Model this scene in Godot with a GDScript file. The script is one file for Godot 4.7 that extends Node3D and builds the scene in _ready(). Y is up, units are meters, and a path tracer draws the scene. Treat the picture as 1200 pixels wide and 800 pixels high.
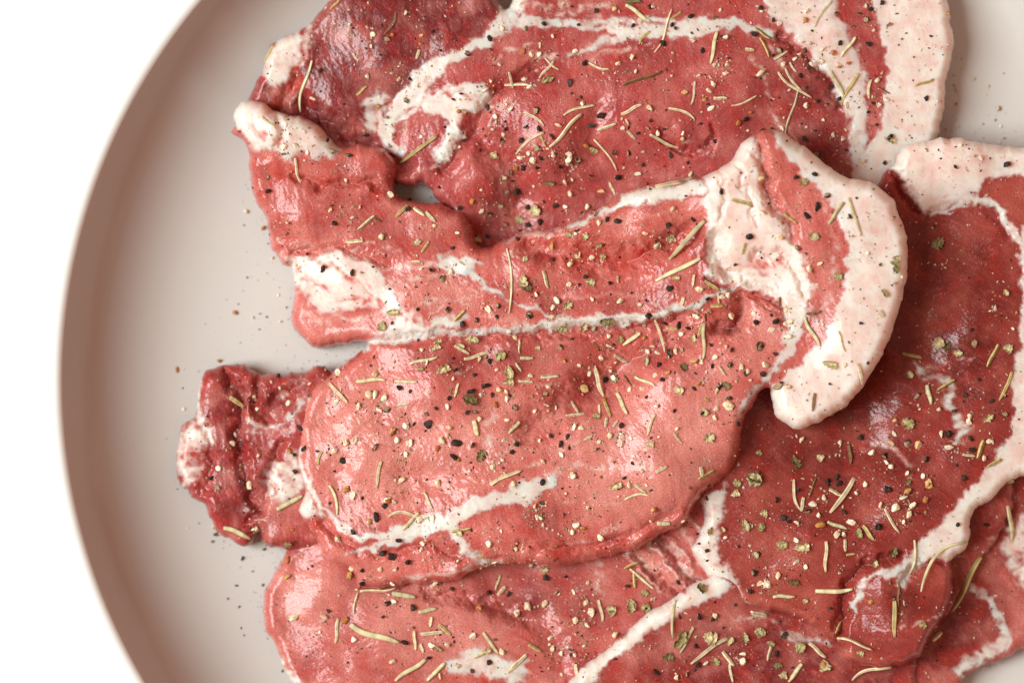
extends Node3D
# Raw pork chops with pepper and rosemary on a pale plate, seen from straight above.
# Plan measures: U is a fifth of a millimetre; plan x runs right, plan y runs towards the viewer; heights are millimetres above the plate's floor.
const U := 0.0002
const MID := Vector2(600, 400)
const FLOOR := 0.0045
const H := 1.3

var chops := []
var warp_a := FastNoiseLite.new()
var warp_b := FastNoiseLite.new()
var lumps := FastNoiseLite.new()
var fibre := FastNoiseLite.new()
var grain := FastNoiseLite.new()
var lean_mat: StandardMaterial3D
var fat_mat: StandardMaterial3D
var rng := RandomNumberGenerator.new()


func _ready() -> void:
	var cam := Camera3D.new()
	cam.name = "camera"
	add_child(cam)
	cam.look_at_from_position(Vector3(0, 1.218, 0), Vector3.ZERO, Vector3(0, 0, -1))
	var lens := CameraAttributesPhysical.new()
	lens.frustum_focal_length = 180.0
	lens.frustum_focus_distance = 1.197
	lens.exposure_aperture = 4.5
	lens.frustum_near = 0.05
	lens.frustum_far = 20.0
	cam.attributes = lens
	cam.near = 0.05
	cam.far = 20.0
	cam.fov = rad_to_deg(2.0 * atan(0.08 / 1.2))
	cam.current = true
	var around := WorldEnvironment.new()
	around.name = "studio_air"
	var e := Environment.new()
	e.background_mode = Environment.BG_COLOR
	e.background_color = Color(0.36, 0.19, 0.13).linear_to_srgb()
	e.tonemap_mode = Environment.TONE_MAPPER_LINEAR
	e.tonemap_exposure = 1.13
	e.sdfgi_enabled = true
	e.ssao_enabled = true
	e.ssil_enabled = true
	around.environment = e
	add_child(around)
	var key := AreaLight3D.new()
	key.name = "key_softbox"
	key.area_size = Vector2(0.75, 1.05)
	key.light_color = Color(0.94, 0.985, 0.985)
	key.light_energy = 3.5
	key.area_range = 6.0
	key.shadow_enabled = true
	add_child(key)
	key.look_at_from_position(Vector3(-1.06, 1.12, -0.02), Vector3(0, 0.01, 0), Vector3.UP)

	rng.seed = 77
	noises()
	materials()
	table_and_plate()
	build_chops()
	build_seasoning()


func noises() -> void:
	for s in [[warp_a, 11, 0.035, 2], [warp_b, 23, 0.16, 2], [lumps, 31, 0.016, 2], [fibre, 47, 0.11, 3], [grain, 59, 0.28, 2]]:
		var n: FastNoiseLite = s[0]
		n.seed = s[1]
		n.noise_type = FastNoiseLite.TYPE_SIMPLEX_SMOOTH
		n.frequency = s[2]
		n.fractal_octaves = s[3]


func lin(r: float, g: float, b: float) -> Color:
	return Color(r, g, b).linear_to_srgb()


func relief(sd: int, fine: float, coarse: float, share: float, stretch: float) -> ImageTexture:
	# a seamless height picture: coarse bumps with finer ones on them; stretch draws the fine ones out along u
	var size := 768
	var a := FastNoiseLite.new()
	a.seed = sd
	a.noise_type = FastNoiseLite.TYPE_SIMPLEX_SMOOTH
	a.frequency = coarse
	a.fractal_octaves = 3
	var b := FastNoiseLite.new()
	b.seed = sd + 5
	b.noise_type = FastNoiseLite.TYPE_CELLULAR
	b.cellular_return_type = FastNoiseLite.RETURN_DISTANCE
	b.frequency = fine
	b.fractal_octaves = 2
	var ia := a.get_seamless_image(size, size, false, false, 0.15)
	var tall := int(size * stretch)
	var ib := b.get_seamless_image(size, tall, false, false, 0.15)
	ib.resize(size, size, Image.INTERPOLATE_CUBIC)
	ia.convert(Image.FORMAT_L8)
	ib.convert(Image.FORMAT_L8)
	var da := ia.get_data()
	var db := ib.get_data()
	for i in da.size():
		var v := smoothstep(0.38, 0.9, (da[i] * (1.0 - share) + db[i] * share) / 255.0)
		da[i] = int(255.0 * v)
	var im := Image.create_from_data(size, size, false, Image.FORMAT_L8, da)
	return ImageTexture.create_from_image(im)


func mottle(sd: int, low: Color) -> ImageTexture:
	# the fine grain of cut muscle: specks and short threads between full colour and a deeper one
	var a := FastNoiseLite.new()
	a.seed = sd
	a.noise_type = FastNoiseLite.TYPE_SIMPLEX_SMOOTH
	a.frequency = 0.06
	a.fractal_octaves = 3
	var size := 768
	var ia := a.get_seamless_image(size, size * 2, false, false, 0.15)
	ia.resize(size, size, Image.INTERPOLATE_CUBIC)
	ia.convert(Image.FORMAT_L8)
	var da := ia.get_data()
	var out := PackedByteArray()
	out.resize(da.size() * 3)
	for i in da.size():
		var t := smoothstep(0.25, 0.75, da[i] / 255.0)
		out[i * 3] = int(255.0 * lerpf(low.r, 1.0, t))
		out[i * 3 + 1] = int(255.0 * lerpf(low.g, 1.0, t))
		out[i * 3 + 2] = int(255.0 * lerpf(low.b, 1.0, t))
	return ImageTexture.create_from_image(Image.create_from_data(size, size, false, Image.FORMAT_RGB8, out))


func materials() -> void:
	lean_mat = StandardMaterial3D.new()
	lean_mat.resource_name = "wet raw lean meat"
	lean_mat.vertex_color_use_as_albedo = true
	lean_mat.roughness = 0.2
	lean_mat.metallic_specular = 0.34
	lean_mat.heightmap_enabled = true
	lean_mat.heightmap_texture = relief(3, 0.07, 0.035, 0.5, 1.8)
	lean_mat.heightmap_scale = 0.004
	lean_mat.subsurf_scatter_enabled = true
	lean_mat.subsurf_scatter_strength = 0.1
	lean_mat.uv1_scale = Vector3(50, 50, 50)
	lean_mat.albedo_texture = mottle(17, Color(0.84, 0.72, 0.70))
	lean_mat.clearcoat_enabled = true
	lean_mat.clearcoat = 0.27
	lean_mat.clearcoat_roughness = 0.14
	fat_mat = StandardMaterial3D.new()
	fat_mat.resource_name = "pork fat"
	fat_mat.vertex_color_use_as_albedo = true
	fat_mat.roughness = 0.28
	fat_mat.metallic_specular = 0.38
	fat_mat.heightmap_enabled = true
	fat_mat.heightmap_texture = relief(9, 0.03, 0.012, 0.2, 1.0)
	fat_mat.heightmap_scale = 0.0025
	fat_mat.subsurf_scatter_enabled = true
	fat_mat.subsurf_scatter_strength = 0.45
	fat_mat.uv1_scale = Vector3(40, 40, 40)


func tag(o: Node, label := "", category := "", group := "", kind := "") -> void:
	for pair in [["label", label], ["category", category], ["group", group], ["kind", kind]]:
		if pair[1]:
			o.set_meta(pair[0], pair[1])


func at(p: Vector2, mm: float) -> Vector3:
	return Vector3((p.x - MID.x) * U, FLOOR + mm * 0.001, (p.y - MID.y) * U)


func shown(called: String, mesh: Mesh, mat: Material, parent: Node = self) -> MeshInstance3D:
	var o := MeshInstance3D.new()
	o.name = called
	o.mesh = mesh
	o.material_override = mat
	parent.add_child(o, true)
	return o


func lathe(profile: Array, turns: int) -> ArrayMesh:
	# profile: (radius, height) in millimetres, from the middle outwards and round
	var c := Curve2D.new()
	for p in profile:
		c.add_point(p)
	var st := SurfaceTool.new()
	st.begin(Mesh.PRIMITIVE_TRIANGLES)
	st.set_smooth_group(0)
	var n := profile.size()
	for j in turns + 1:
		var a := TAU * j / turns
		for i in n:
			st.add_vertex(Vector3(profile[i].x * cos(a), profile[i].y, profile[i].x * sin(a)) * 0.001)
	for j in turns:
		for i in n - 1:
			var k := j * n + i
			for v in [k, k + 1, k + n, k + 1, k + n + 1, k + n]:
				st.add_index(v)
	st.generate_normals()
	return st.commit()


func table_and_plate() -> void:
	var st := PlaneMesh.new()
	st.size = Vector2(3, 3)
	var white := StandardMaterial3D.new()
	white.resource_name = "matt white table top"
	white.albedo_color = lin(0.67, 0.72, 0.76)
	white.roughness = 0.6
	tag(shown("table_surface", st, white), "", "", "", "structure")
	var plate := Node3D.new()
	plate.name = "dinner_plate"
	add_child(plate)
	plate.position = Vector3(0.0320, 0, 0.0092)
	tag(plate, "round pale stoneware plate with raised white rim under the raw chops", "plate")
	var glaze := StandardMaterial3D.new()
	glaze.resource_name = "warm grey satin glaze"
	glaze.albedo_color = lin(0.58, 0.542, 0.505)
	glaze.roughness = 0.24
	glaze.metallic_specular = 0.45
	var bright := StandardMaterial3D.new()
	bright.resource_name = "white rim glaze"
	bright.albedo_color = lin(0.85, 0.87, 0.84)
	bright.roughness = 0.35
	# well: floor and the steep inner wall; rim: rounded lip and outer wall; foot ring below
	var well := [Vector2(0.01, 4.5), Vector2(60, 4.5), Vector2(106, 4.5), Vector2(114, 4.8), Vector2(120, 5.8), Vector2(125, 7.6), Vector2(129.0, 10.3), Vector2(132.0, 13.6), Vector2(134.2, 17.5), Vector2(135.6, 21.6), Vector2(136.3, 25.2), Vector2(136.8, 27.3)]
	var lip := [Vector2(136.8, 27.3), Vector2(137.2, 28.0), Vector2(138.0, 28.3), Vector2(138.9, 28.6), Vector2(139.8, 28.3), Vector2(140.5, 27.3), Vector2(140.7, 25.7), Vector2(140.1, 21.7), Vector2(138.6, 16.3), Vector2(136.0, 10.9), Vector2(131.4, 6.1), Vector2(124.0, 3.0), Vector2(112.0, 1.8), Vector2(88.0, 1.8)]
	var foot := [Vector2(88.0, 1.8), Vector2(87.0, 0.4), Vector2(86.0, 0.1), Vector2(84.5, 0.1), Vector2(83.5, 0.6), Vector2(82.5, 1.8), Vector2(0.01, 1.8)]
	shown("well", lathe(well, 220), glaze, plate)
	shown("rim", lathe(lip, 220), bright, plate)
	shown("foot_ring", lathe(foot, 120), bright, plate)


func curve(points: Array, closed: bool, step: float) -> PackedVector2Array:
	# a Catmull-Rom line through the points
	var out := PackedVector2Array()
	var n := points.size()
	for i in (n if closed else n - 1):
		var p1: Vector2 = points[i]
		var p2: Vector2 = points[(i + 1) % n]
		var p0: Vector2 = points[(i - 1 + n) % n] if closed or i > 0 else p1
		var p3: Vector2 = points[(i + 2) % n] if closed or i < n - 2 else p2
		var parts := maxi(1, int(p1.distance_to(p2) / step))
		for k in parts:
			out.append(p1.cubic_interpolate(p2, p0, p3, float(k) / parts))
	if not closed:
		out.append(points[n - 1])
	return out


func pts(text: String) -> Array:
	var out := []
	for w in text.split(" ", false):
		var xy := w.split(",")
		out.append(Vector2(float(xy[0]), float(xy[1])))
	return out


class Slab:
	var nx := 0
	var ny := 0
	var x0 := 0.0
	var y0 := 0.0
	var inside: PackedByteArray
	var dist: PackedFloat32Array
	var near: PackedVector2Array
	var top: PackedFloat32Array
	var hgt: PackedFloat32Array
	var fat: PackedFloat32Array
	var part: PackedByteArray
	var pale: PackedFloat32Array
	var dark: PackedFloat32Array
	var red: PackedFloat32Array
	var sx: PackedFloat32Array
	var sy: PackedFloat32Array
	var phrase := ""
	var names := ["lean"]

	func height(p: Vector2) -> float:
		var fx := (p.x - x0) / H
		var fy := (p.y - y0) / H
		var i := int(fx)
		var j := int(fy)
		if fx < 0 or fy < 0 or i >= nx - 1 or j >= ny - 1:
			return -1.0
		var k := j * nx + i
		if not inside[k]:
			return -1.0
		fx -= i
		fy -= j
		var a: float = top[k]
		var b: float = top[k + 1] if inside[k + 1] else a
		var c: float = top[k + nx] if inside[k + nx] else a
		var d: float = top[k + nx + 1] if inside[k + nx + 1] else a
		return lerpf(lerpf(a, b, fx), lerpf(c, d, fx), fy)


func slab(outline: String, jag: float) -> Slab:
	var s := Slab.new()
	var line := curve(pts(outline), true, 4.0)
	var n := line.size()
	for i in n:
		var q := line[i]
		line[i] = q + (Vector2(warp_b.get_noise_2d(q.x * 0.6, q.y * 0.6), warp_b.get_noise_2d(q.x * 0.6 + 700, q.y * 0.6)) * 1.2 + Vector2(warp_a.get_noise_2d(q.x, q.y), warp_a.get_noise_2d(q.x + 700, q.y)) * 3.0) * jag + Vector2(grain.get_noise_2d(q.x * 0.8, q.y * 0.8), grain.get_noise_2d(q.x * 0.8 + 700, q.y * 0.8)) * 0.9 * jag
	var lo := line[0]
	var hi := line[0]
	for q in line:
		lo = lo.min(q)
		hi = hi.max(q)
	s.x0 = lo.x - 2 * H
	s.y0 = lo.y - 2 * H
	s.nx = int((hi.x - lo.x) / H) + 5
	s.ny = int((hi.y - lo.y) / H) + 5
	var total := s.nx * s.ny
	for field in ["top", "hgt", "fat", "pale", "dark", "red", "dist", "sx", "sy"]:
		var f := PackedFloat32Array()
		f.resize(total)
		if field == "dist":
			f.fill(30.0)
		s.set(field, f)
	s.inside.resize(total)
	s.part.resize(total)
	s.near.resize(total)
	for j in s.ny:
		var y := s.y0 + j * H
		var cuts := PackedFloat32Array()
		for i in n:
			var a := line[i]
			var b := line[(i + 1) % n]
			if (a.y > y) != (b.y > y):
				cuts.append(a.x + (y - a.y) / (b.y - a.y) * (b.x - a.x))
		cuts.sort()
		for c in range(0, cuts.size() - 1, 2):
			for i in range(maxi(0, ceili((cuts[c] - s.x0) / H)), mini(s.nx, floori((cuts[c + 1] - s.x0) / H) + 1)):
				s.inside[j * s.nx + i] = 1
	var reach := 26.0
	var dist := s.dist
	var near := s.near
	for k in n:
		var a := line[k]
		var ab := line[(k + 1) % n] - a
		var l2 := maxf(ab.length_squared(), 1e-6)
		var m := a + ab * 0.5
		var i1 := mini(s.nx, int((m.x + reach - s.x0) / H))
		for j in range(maxi(0, int((m.y - reach - s.y0) / H)), mini(s.ny, int((m.y + reach - s.y0) / H))):
			var py := s.y0 + j * H - a.y
			for i in range(maxi(0, int((m.x - reach - s.x0) / H)), i1):
				var px := s.x0 + i * H - a.x
				var t := clampf((px * ab.x + py * ab.y) / l2, 0.0, 1.0)
				var dx := px - ab.x * t
				var dy := py - ab.y * t
				var d := dx * dx + dy * dy
				var at_ := j * s.nx + i
				if d < dist[at_] * dist[at_]:
					dist[at_] = sqrt(d)
					near[at_] = Vector2(px + a.x - dx, py + a.y - dy)
	s.dist = dist
	s.near = near
	var sx := s.sx
	var sy := s.sy
	for j in s.ny:
		var y := s.y0 + j * H
		for i in s.nx:
			var k := j * s.nx + i
			if s.inside[k] or dist[k] < 3.0:
				var x := s.x0 + i * H
				sx[k] = x + warp_a.get_noise_2d(x, y) * 6.0 + warp_b.get_noise_2d(x, y) * 1.6
				sy[k] = y + warp_a.get_noise_2d(x + 500, y) * 6.0 + warp_b.get_noise_2d(x + 500, y) * 1.6
	s.sx = sx
	s.sy = sy
	return s


func paint(s: Slab, field: String, text: String, widths: Array, soft := 3.0, amount := 1.0, raise := 0.0, part := "") -> void:
	# widths empty: a closed area; else half-widths along an open line. raise: millimetres that it stands up (or lies sunk) with the same edge
	var closed := widths.is_empty()
	var line := curve(pts(text), closed, 9.0)
	var n := line.size()
	var ws := PackedFloat32Array()
	var most := 0.0
	if not closed:
		for i in n:
			var f := float(i) / maxi(1, n - 1) * (widths.size() - 1)
			var k := mini(int(f), widths.size() - 1)
			ws.append(lerpf(widths[k], widths[mini(k + 1, widths.size() - 1)], f - k))
			most = maxf(most, ws[i])
	var lo := line[0]
	var hi := line[0]
	for q in line:
		lo = lo.min(q)
		hi = hi.max(q)
	var pad := most + soft + 10.0
	var id := 0
	if part:
		id = s.names.find(part)
		if id < 0:
			id = s.names.size()
			s.names.append(part)
	var f: PackedFloat32Array = s.get(field) if field else PackedFloat32Array()
	var parts := s.part
	var hgt := s.hgt
	for j in range(maxi(0, int((lo.y - pad - s.y0) / H)), mini(s.ny, int((hi.y + pad - s.y0) / H) + 1)):
		for i in range(maxi(0, int((lo.x - pad - s.x0) / H)), mini(s.nx, int((hi.x + pad - s.x0) / H) + 1)):
			var k := j * s.nx + i
			if s.sx[k] == 0.0 and s.sy[k] == 0.0:
				continue
			var x := s.sx[k]
			var y := s.sy[k]
			var best := 1e9
			var odd := false
			for q in (n if closed else n - 1):
				var a := line[q]
				var b := line[(q + 1) % n]
				var ex := b.x - a.x
				var ey := b.y - a.y
				var px := x - a.x
				var py := y - a.y
				var t := clampf((px * ex + py * ey) / (ex * ex + ey * ey + 1e-6), 0.0, 1.0)
				px -= ex * t
				py -= ey * t
				var d := px * px + py * py
				if closed:
					if d < best:
						best = d
					if (a.y > y) != (b.y > y) and x < a.x + (y - a.y) / (b.y - a.y) * ex:
						odd = not odd
				else:
					d = sqrt(d) - lerpf(ws[q], ws[q + 1], t)
					if d < best:
						best = d
			if closed:
				best = sqrt(best) * (-1.0 if odd else 1.0)
			var w := smoothstep(soft * 1.6, -soft * 1.6, best)
			if w <= 0.0:
				continue
			if field:
				f[k] = maxf(f[k], w * amount) if amount > 0.0 else f[k] * (1.0 + w * amount)
			if raise != 0.0:
				hgt[k] += raise * (0.45 if raise > 0.0 else 1.45) * w
			if id and w > 0.5:
				parts[k] = id
	if field:
		s.set(field, f)
	s.part = parts
	s.hgt = hgt


func finish(s: Slab, called: String, label: String, tops: String, thick: float, look: Dictionary) -> Node3D:
	# tops: x,y,height points that the upper face passes near; look: lean, dark, pale, red and fat colours, fibre angle, lump height
	var ctl := []
	for w in tops.split(" ", false):
		var v := w.split(",")
		ctl.append(Vector3(float(v[0]), float(v[1]), float(v[2])))
	var cell := 8
	var cx := s.nx / cell + 2
	var cy := s.ny / cell + 2
	var coarse := PackedFloat32Array()
	coarse.resize(cx * cy)
	for j in cy:
		for i in cx:
			var x := s.x0 + i * cell * H
			var y := s.y0 + j * cell * H
			var sum := 0.0
			var total := 0.0
			for c in ctl:
				var d2: float = (c.x - x) * (c.x - x) + (c.y - y) * (c.y - y) + 350.0
				var w := 1.0 / (d2 * sqrt(d2))
				sum += w * c.z
				total += w
			coarse[j * cx + i] = sum / total
	var turn: float = look.angle
	var ca := cos(turn)
	var sa := sin(turn)
	var round: float = look.get("round", 13.0)
	var lump: float = look.get("lump", 0.38)
	var dist := s.dist
	var inside := s.inside
	var top := s.top
	var bottom := PackedFloat32Array()
	bottom.resize(s.nx * s.ny)
	var cols := PackedColorArray()
	cols.resize(s.nx * s.ny)
	var lean: Color = look.lean
	var dark: Color = look.dark
	var pale: Color = look.pale
	var red: Color = look.red
	var fatc: Color = look.fat
	var fatp: Color = look.fat_pink
	var deep := Color(0.72, 0.40, 0.34)
	for j in s.ny:
		for i in s.nx:
			var k := j * s.nx + i
			if not inside[k] and dist[k] > 4.0:
				continue
			var x := s.x0 + i * H
			var y := s.y0 + j * H
			var fi := float(i) / cell
			var fj := float(j) / cell
			var ci := int(fi)
			var cj := int(fj)
			fi -= ci
			fj -= cj
			var cc := cj * cx + ci
			var h := lerpf(lerpf(coarse[cc], coarse[cc + 1], fi), lerpf(coarse[cc + cx], coarse[cc + cx + 1], fi), fj)
			var d: float = dist[k] if inside[k] else 0.0
			var t := 1.0 - clampf(d / round, 0.0, 1.0)
			var prof := sqrt(1.0 - t * t)
			var along := x * ca + y * sa
			var across := y * ca - x * sa
			var n1 := lumps.get_noise_2d(x, y)
			var n2 := fibre.get_noise_2d(along * 0.22 + n1 * 6.0, across * 1.1 + n1 * 12.0)
			var n3 := grain.get_noise_2d(along * 0.6, across * 1.2)
			var fw := s.fat[k]
			var fray := fibre.get_noise_2d(x * 0.55 + n1 * 12.0, y * 0.55 + 800.0)
			var torn := warp_b.get_noise_2d(x * 0.45 + 60.0, y * 0.45)
			if fw > 0.0:
				fw = clampf(fw + (fray * 1.1 + torn * 0.5) * 4.0 * fw * (1.0 - fw), 0.0, 1.0)
			var rough := lump * n1 + lerpf(0.07, 0.04, fw) * n2 + lerpf(0.05, 0.015, fw) * n3
			var hh := h + s.hgt[k] + rough * minf(1.0, d / 6.0)
			var edge := maxf(0.4, h - thick * 0.5)
			top[k] = maxf(lerpf(edge, hh, prof), 0.4)
			bottom[k] = maxf(lerpf(edge, h - thick, prof), 0.15)
			var c := lean
			var big := warp_a.get_noise_2d(x * 0.42 + 90.0, y * 0.42)
			var m2 := warp_a.get_noise_2d(x * 0.9, y * 0.9 + 300.0)
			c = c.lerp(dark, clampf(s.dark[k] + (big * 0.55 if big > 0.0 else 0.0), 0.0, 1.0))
			c = c.lerp(red, clampf(s.red[k] + maxf(0.0, m2) * 0.75, 0.0, 1.0))
			var vein := 1.0 - absf(lumps.get_noise_2d(x * 1.6 + n2 * 9.0 + 200.0, y * 1.6 + n3 * 5.0)) * 16.0
			var vein2 := 1.0 - absf(warp_a.get_noise_2d(along * 0.35 + 400.0, across * 0.9 + n2 * 4.0)) * 14.0
			c = c.lerp(pale, clampf(s.pale[k] + maxf(0.0, -big) * 0.5 + maxf(0.0, -m2) * 0.3 + maxf(0.0, n2 - 0.2) * 0.3 + maxf(0.0, n3 - 0.3) * 0.4 + maxf(0.0, vein) * 0.22 * maxf(0.0, 0.3 - m2) + maxf(0.0, vein2) * 0.28 * maxf(0.0, 0.25 + m2), 0.0, 1.0))
			c = c * (1.1 + 0.10 * n2 + 0.09 * n3)
			c = Color(c.r * 1.06, c.g * 0.93, c.b * 0.93)
			var pinkish := clampf(0.3 + m2 * 0.9 + n2 * 0.3, 0.0, 1.0)
			var fc := fatc.lerp(fatp, pinkish) * (1.0 + 0.04 * n3 + 0.04 * n2)
			fc = fc.lerp(deep, clampf(maxf(0.0, fray - 0.18) * 0.8 + maxf(0.0, torn - 0.3) * 0.7, 0.0, 0.45))
			c = c.lerp(fc, fw)
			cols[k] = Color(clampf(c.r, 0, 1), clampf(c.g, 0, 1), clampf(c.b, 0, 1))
	s.top = top
	# parts: every cell's triangles go to the part that most of its corners wear
	var root := Node3D.new()
	root.name = called
	add_child(root, true)
	tag(root, label, "pork chop", "raw pork chops overlapping on the plate")
	var count := s.names.size()
	var faces := []
	for p in count:
		faces.append(PackedInt32Array())
	var under := PackedInt32Array()
	var part := s.part
	var nx := s.nx
	var mine: Array[PackedInt32Array] = []
	for p in count:
		mine.append(PackedInt32Array())
	for j in s.ny - 1:
		for i in nx - 1:
			var k := j * nx + i
			var live := inside[k] + inside[k + 1] + inside[k + nx] + inside[k + nx + 1]
			if live == 0:
				continue
			var id := part[k]
			if part[k + 1] == part[k + nx + 1]:
				id = part[k + 1]
			mine[id].append_array(PackedInt32Array([k, k + 1, k + nx + 1, k, k + nx + 1, k + nx]))
			under.append_array(PackedInt32Array([k, k + nx + 1, k + 1, k, k + nx, k + nx + 1]))
	for p in count:
		if mine[p].is_empty():
			continue
		var verts := PackedVector3Array()
		var norms := PackedVector3Array()
		var uvs := PackedVector2Array()
		var tint := PackedColorArray()
		var index := PackedInt32Array()
		for side in (2 if p == 0 else 1):
			var map := PackedInt32Array()
			map.resize(nx * s.ny)
			map.fill(-1)
			for k in (mine[p] if side == 0 else under):
				if map[k] < 0:
					map[k] = verts.size()
					var x := s.x0 + (k % nx) * H
					var y := s.y0 + (k / nx) * H
					var nrm: Vector3
					if inside[k]:
						var src := top if side == 0 else bottom
						var l := src[k - 1] if inside[k - 1] else src[k]
						var r := src[k + 1] if inside[k + 1] else src[k]
						var u := src[k - nx] if inside[k - nx] else src[k]
						var dn := src[k + nx] if inside[k + nx] else src[k]
						nrm = Vector3((l - r) * 0.001, 2.0 * H * U, (u - dn) * 0.001).normalized()
						if not (inside[k - 1] and inside[k + 1] and inside[k - nx] and inside[k + nx]):
							var away := (s.near[k] - Vector2(x, y)).normalized()
							nrm = (nrm + Vector3(away.x, 0, away.y) * 1.2).normalized()
						if side == 1:
							nrm = -nrm
						verts.append(at(Vector2(x, y), src[k]))
					else:
						var q := s.near[k]
						var away := (Vector2(x, y) - q).normalized()
						nrm = Vector3(away.x, 0.15 if side == 0 else -0.15, away.y).normalized()
						verts.append(at(q, top[k]))
					norms.append(nrm)
					uvs.append(Vector2(x * ca + y * sa, y * ca - x * sa) * U)
					tint.append(cols[k])
				index.append(map[k])
		var arrays := []
		arrays.resize(Mesh.ARRAY_MAX)
		arrays[Mesh.ARRAY_VERTEX] = verts
		arrays[Mesh.ARRAY_NORMAL] = norms
		arrays[Mesh.ARRAY_TEX_UV] = uvs
		arrays[Mesh.ARRAY_COLOR] = tint
		arrays[Mesh.ARRAY_INDEX] = index
		var mesh := ArrayMesh.new()
		mesh.add_surface_from_arrays(Mesh.PRIMITIVE_TRIANGLES, arrays)
		shown(s.names[p], mesh, lean_mat if p == 0 else fat_mat, root)
	chops.append(s)
	return root


func look(lean: Color, angle: float, more := {}) -> Dictionary:
	var d := {
		"lean": lean, "dark": Color(0.16, 0.026, 0.030), "pale": Color(0.66, 0.32, 0.27), "red": Color(0.45, 0.05, 0.036),
		"fat": Color(0.84, 0.71, 0.63), "fat_pink": Color(0.80, 0.54, 0.475), "angle": deg_to_rad(angle),
	}
	d.merge(more, true)
	return d


func build_chops() -> void:
	bottom_right_chop()
	dark_strip()
	bottom_left_chop()
	lower_chop()
	small_end()
	top_chop()
	right_chop()
	middle_chop()


func top_chop() -> void:
	var s := slab("289,122 292,106 303,78 308,62 318,48 335,38 352,30 364,20 378,7 392,-6 430,-34 520,-48 572,-30 582,-4 588,9 596,6 606,-14 640,-34 750,-46 900,-50 1040,-52 1100,-38 1113,-6 1118,20 1121,45 1117,74 1112,95 1110,112 1108,140 1103,160 1085,200 1040,235 1000,250 940,268 880,300 760,325 660,335 600,330 548,312 530,280 526,250 519,239 508,231 502,220 496,216 484,217 466,214 440,206 380,196 310,180", 1.0)
	paint(s, "dark", "300,110 340,60 380,0 400,-50 590,-50 584,10 545,50 505,80 478,110 448,130 430,165 380,170 320,150", [], 9.0, 0.95)
	paint(s, "dark", "905,60 950,70 985,120 1000,190 970,260 900,250 920,150", [], 14.0, 0.55)
	paint(s, "red", "355,30 350,65 340,92 325,118", [5, 7, 8, 7], 4.0, 0.75)
	paint(s, "dark", "600,180 620,240 650,300 560,300 556,255", [], 14.0, 0.5)
	# fat
	paint(s, "fat", "303,80 318,47 352,28 358,38 352,62 340,86 328,100 314,94", [], 4.0, 0.9, 0.6, "fat_edge")
	paint(s, "fat", "364,26 358,48 352,74", [2.5, 4, 1.5], 2.0, 0.75)
	paint(s, "fat", "606,-6 600,12 590,27 580,37 566,48 550,57 530,67 510,80 495,93 482,115 464,133 451,150 458,168 472,178", [15, 13, 12, 8, 5, 7, 8, 8, 11, 13, 11, 9, 8, 4], 2.2, 1.0, 0.5, "fat_seam")
	paint(s, "fat", "487,116 520,103 553,98 572,104 574,116 556,130 538,135 541,160 526,181 510,193 507,188 519,165 524,142 514,130 500,128", [], 2.4, 1.0, 0.4, "fat_seam")
	paint(s, "fat", "427,114 444,107 452,115 448,138 437,157 428,150", [], 4.0, 0.8, 0.3, "fat_seam")
	paint(s, "fat", "600,22 640,26 690,28 740,31 800,32 850,28 885,32 910,43", [7, 5, 5, 10, 12, 10, 6, 2], 2.0, 0.95, 0.3, "fat_band")
	paint(s, "fat", "660,68 690,55 716,46 748,37", [1.0, 3.5, 6, 8], 2.2, 0.85, 0.2, "fat_band")
	paint(s, "fat", "620,2 650,4 690,8 720,3", [5, 3, 3, 2], 2.4, 0.6)
	paint(s, "fat", "897,-55 900,8 914,30 937,46 951,56 958,76 972,92 983,117 996,137 996,172 1002,196 1016,176 1020,140 1016,102 1014,76 1003,56 992,32 980,0 984,-55", [], 3.0, 0.92, 0.5, "inner_fat")
	paint(s, "fat", "1028,-60 1027,10 1032,32 1039,70 1040,100 1036,130 1030,155 1016,176 1000,198 1004,225 1040,260 1120,220 1140,40 1130,-60", [], 2.2, 1.0, 0.4, "fat_cap")
	for gap in ["500,92 514,96 528,108", "466,140 478,128 492,124", "606,14 612,6 618,2", "520,112 540,108 556,114", "700,28 740,26 780,30"]:
		paint(s, "fat", gap, [0.8, 2.2, 0.8], 2.6, -0.7, -0.3)
	for strand in ["470,100 484,90 500,76", "430,130 444,150 452,160", "576,70 600,58 640,50", "560,120 580,124 596,118", "505,196 515,182 530,172", "640,14 680,16 720,20", "880,40 900,56 918,76 934,100", "900,130 920,150 948,170", "690,70 720,60 760,52", "610,60 640,66 670,62"]:
		paint(s, "fat", strand, [0.6, 1.6, 1.2, 0.5], 2.2, 0.5)
	paint(s, "fat", "985,40 1002,70 1008,110 1004,150", [2, 4, 3, 2], 3.0, 0.5)
	paint(s, "pale", "960,30 975,60 990,90", [6, 8, 5], 6.0, 0.7)
	paint(s, "fat", "800,166 830,178 848,172", [1.2, 1.8, 0.8], 1.6, 0.35)
	paint(s, "fat", "872,62 893,80 903,112 912,130", [1.0, 2.0, 1.5, 0.8], 2.0, 0.35)
	# muscle borders and hollows
	paint(s, "", "628,82 600,97 574,116 556,146 536,176 520,198", [4, 5, 6, 6, 5, 4], 6.0, 0.0, -1.8)
	paint(s, "", "355,120 410,160 450,176 476,196", [7, 8, 8, 6], 7.0, 0.0, -2.2)
	paint(s, "", "345,88 330,120 320,140", [4, 5, 6], 5.0, 0.0, -1.6)
	paint(s, "", "802,150 800,156", [9, 9], 6.0, 0.0, 1.5)
	paint(s, "", "775,158 790,172 812,178 832,168 836,150", [2.5, 3, 3, 3, 2], 3.5, 0.0, -1.1)
	paint(s, "", "915,40 940,60 965,88 985,120", [2, 3, 3, 2], 4.0, 0.0, -1.6)
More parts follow.
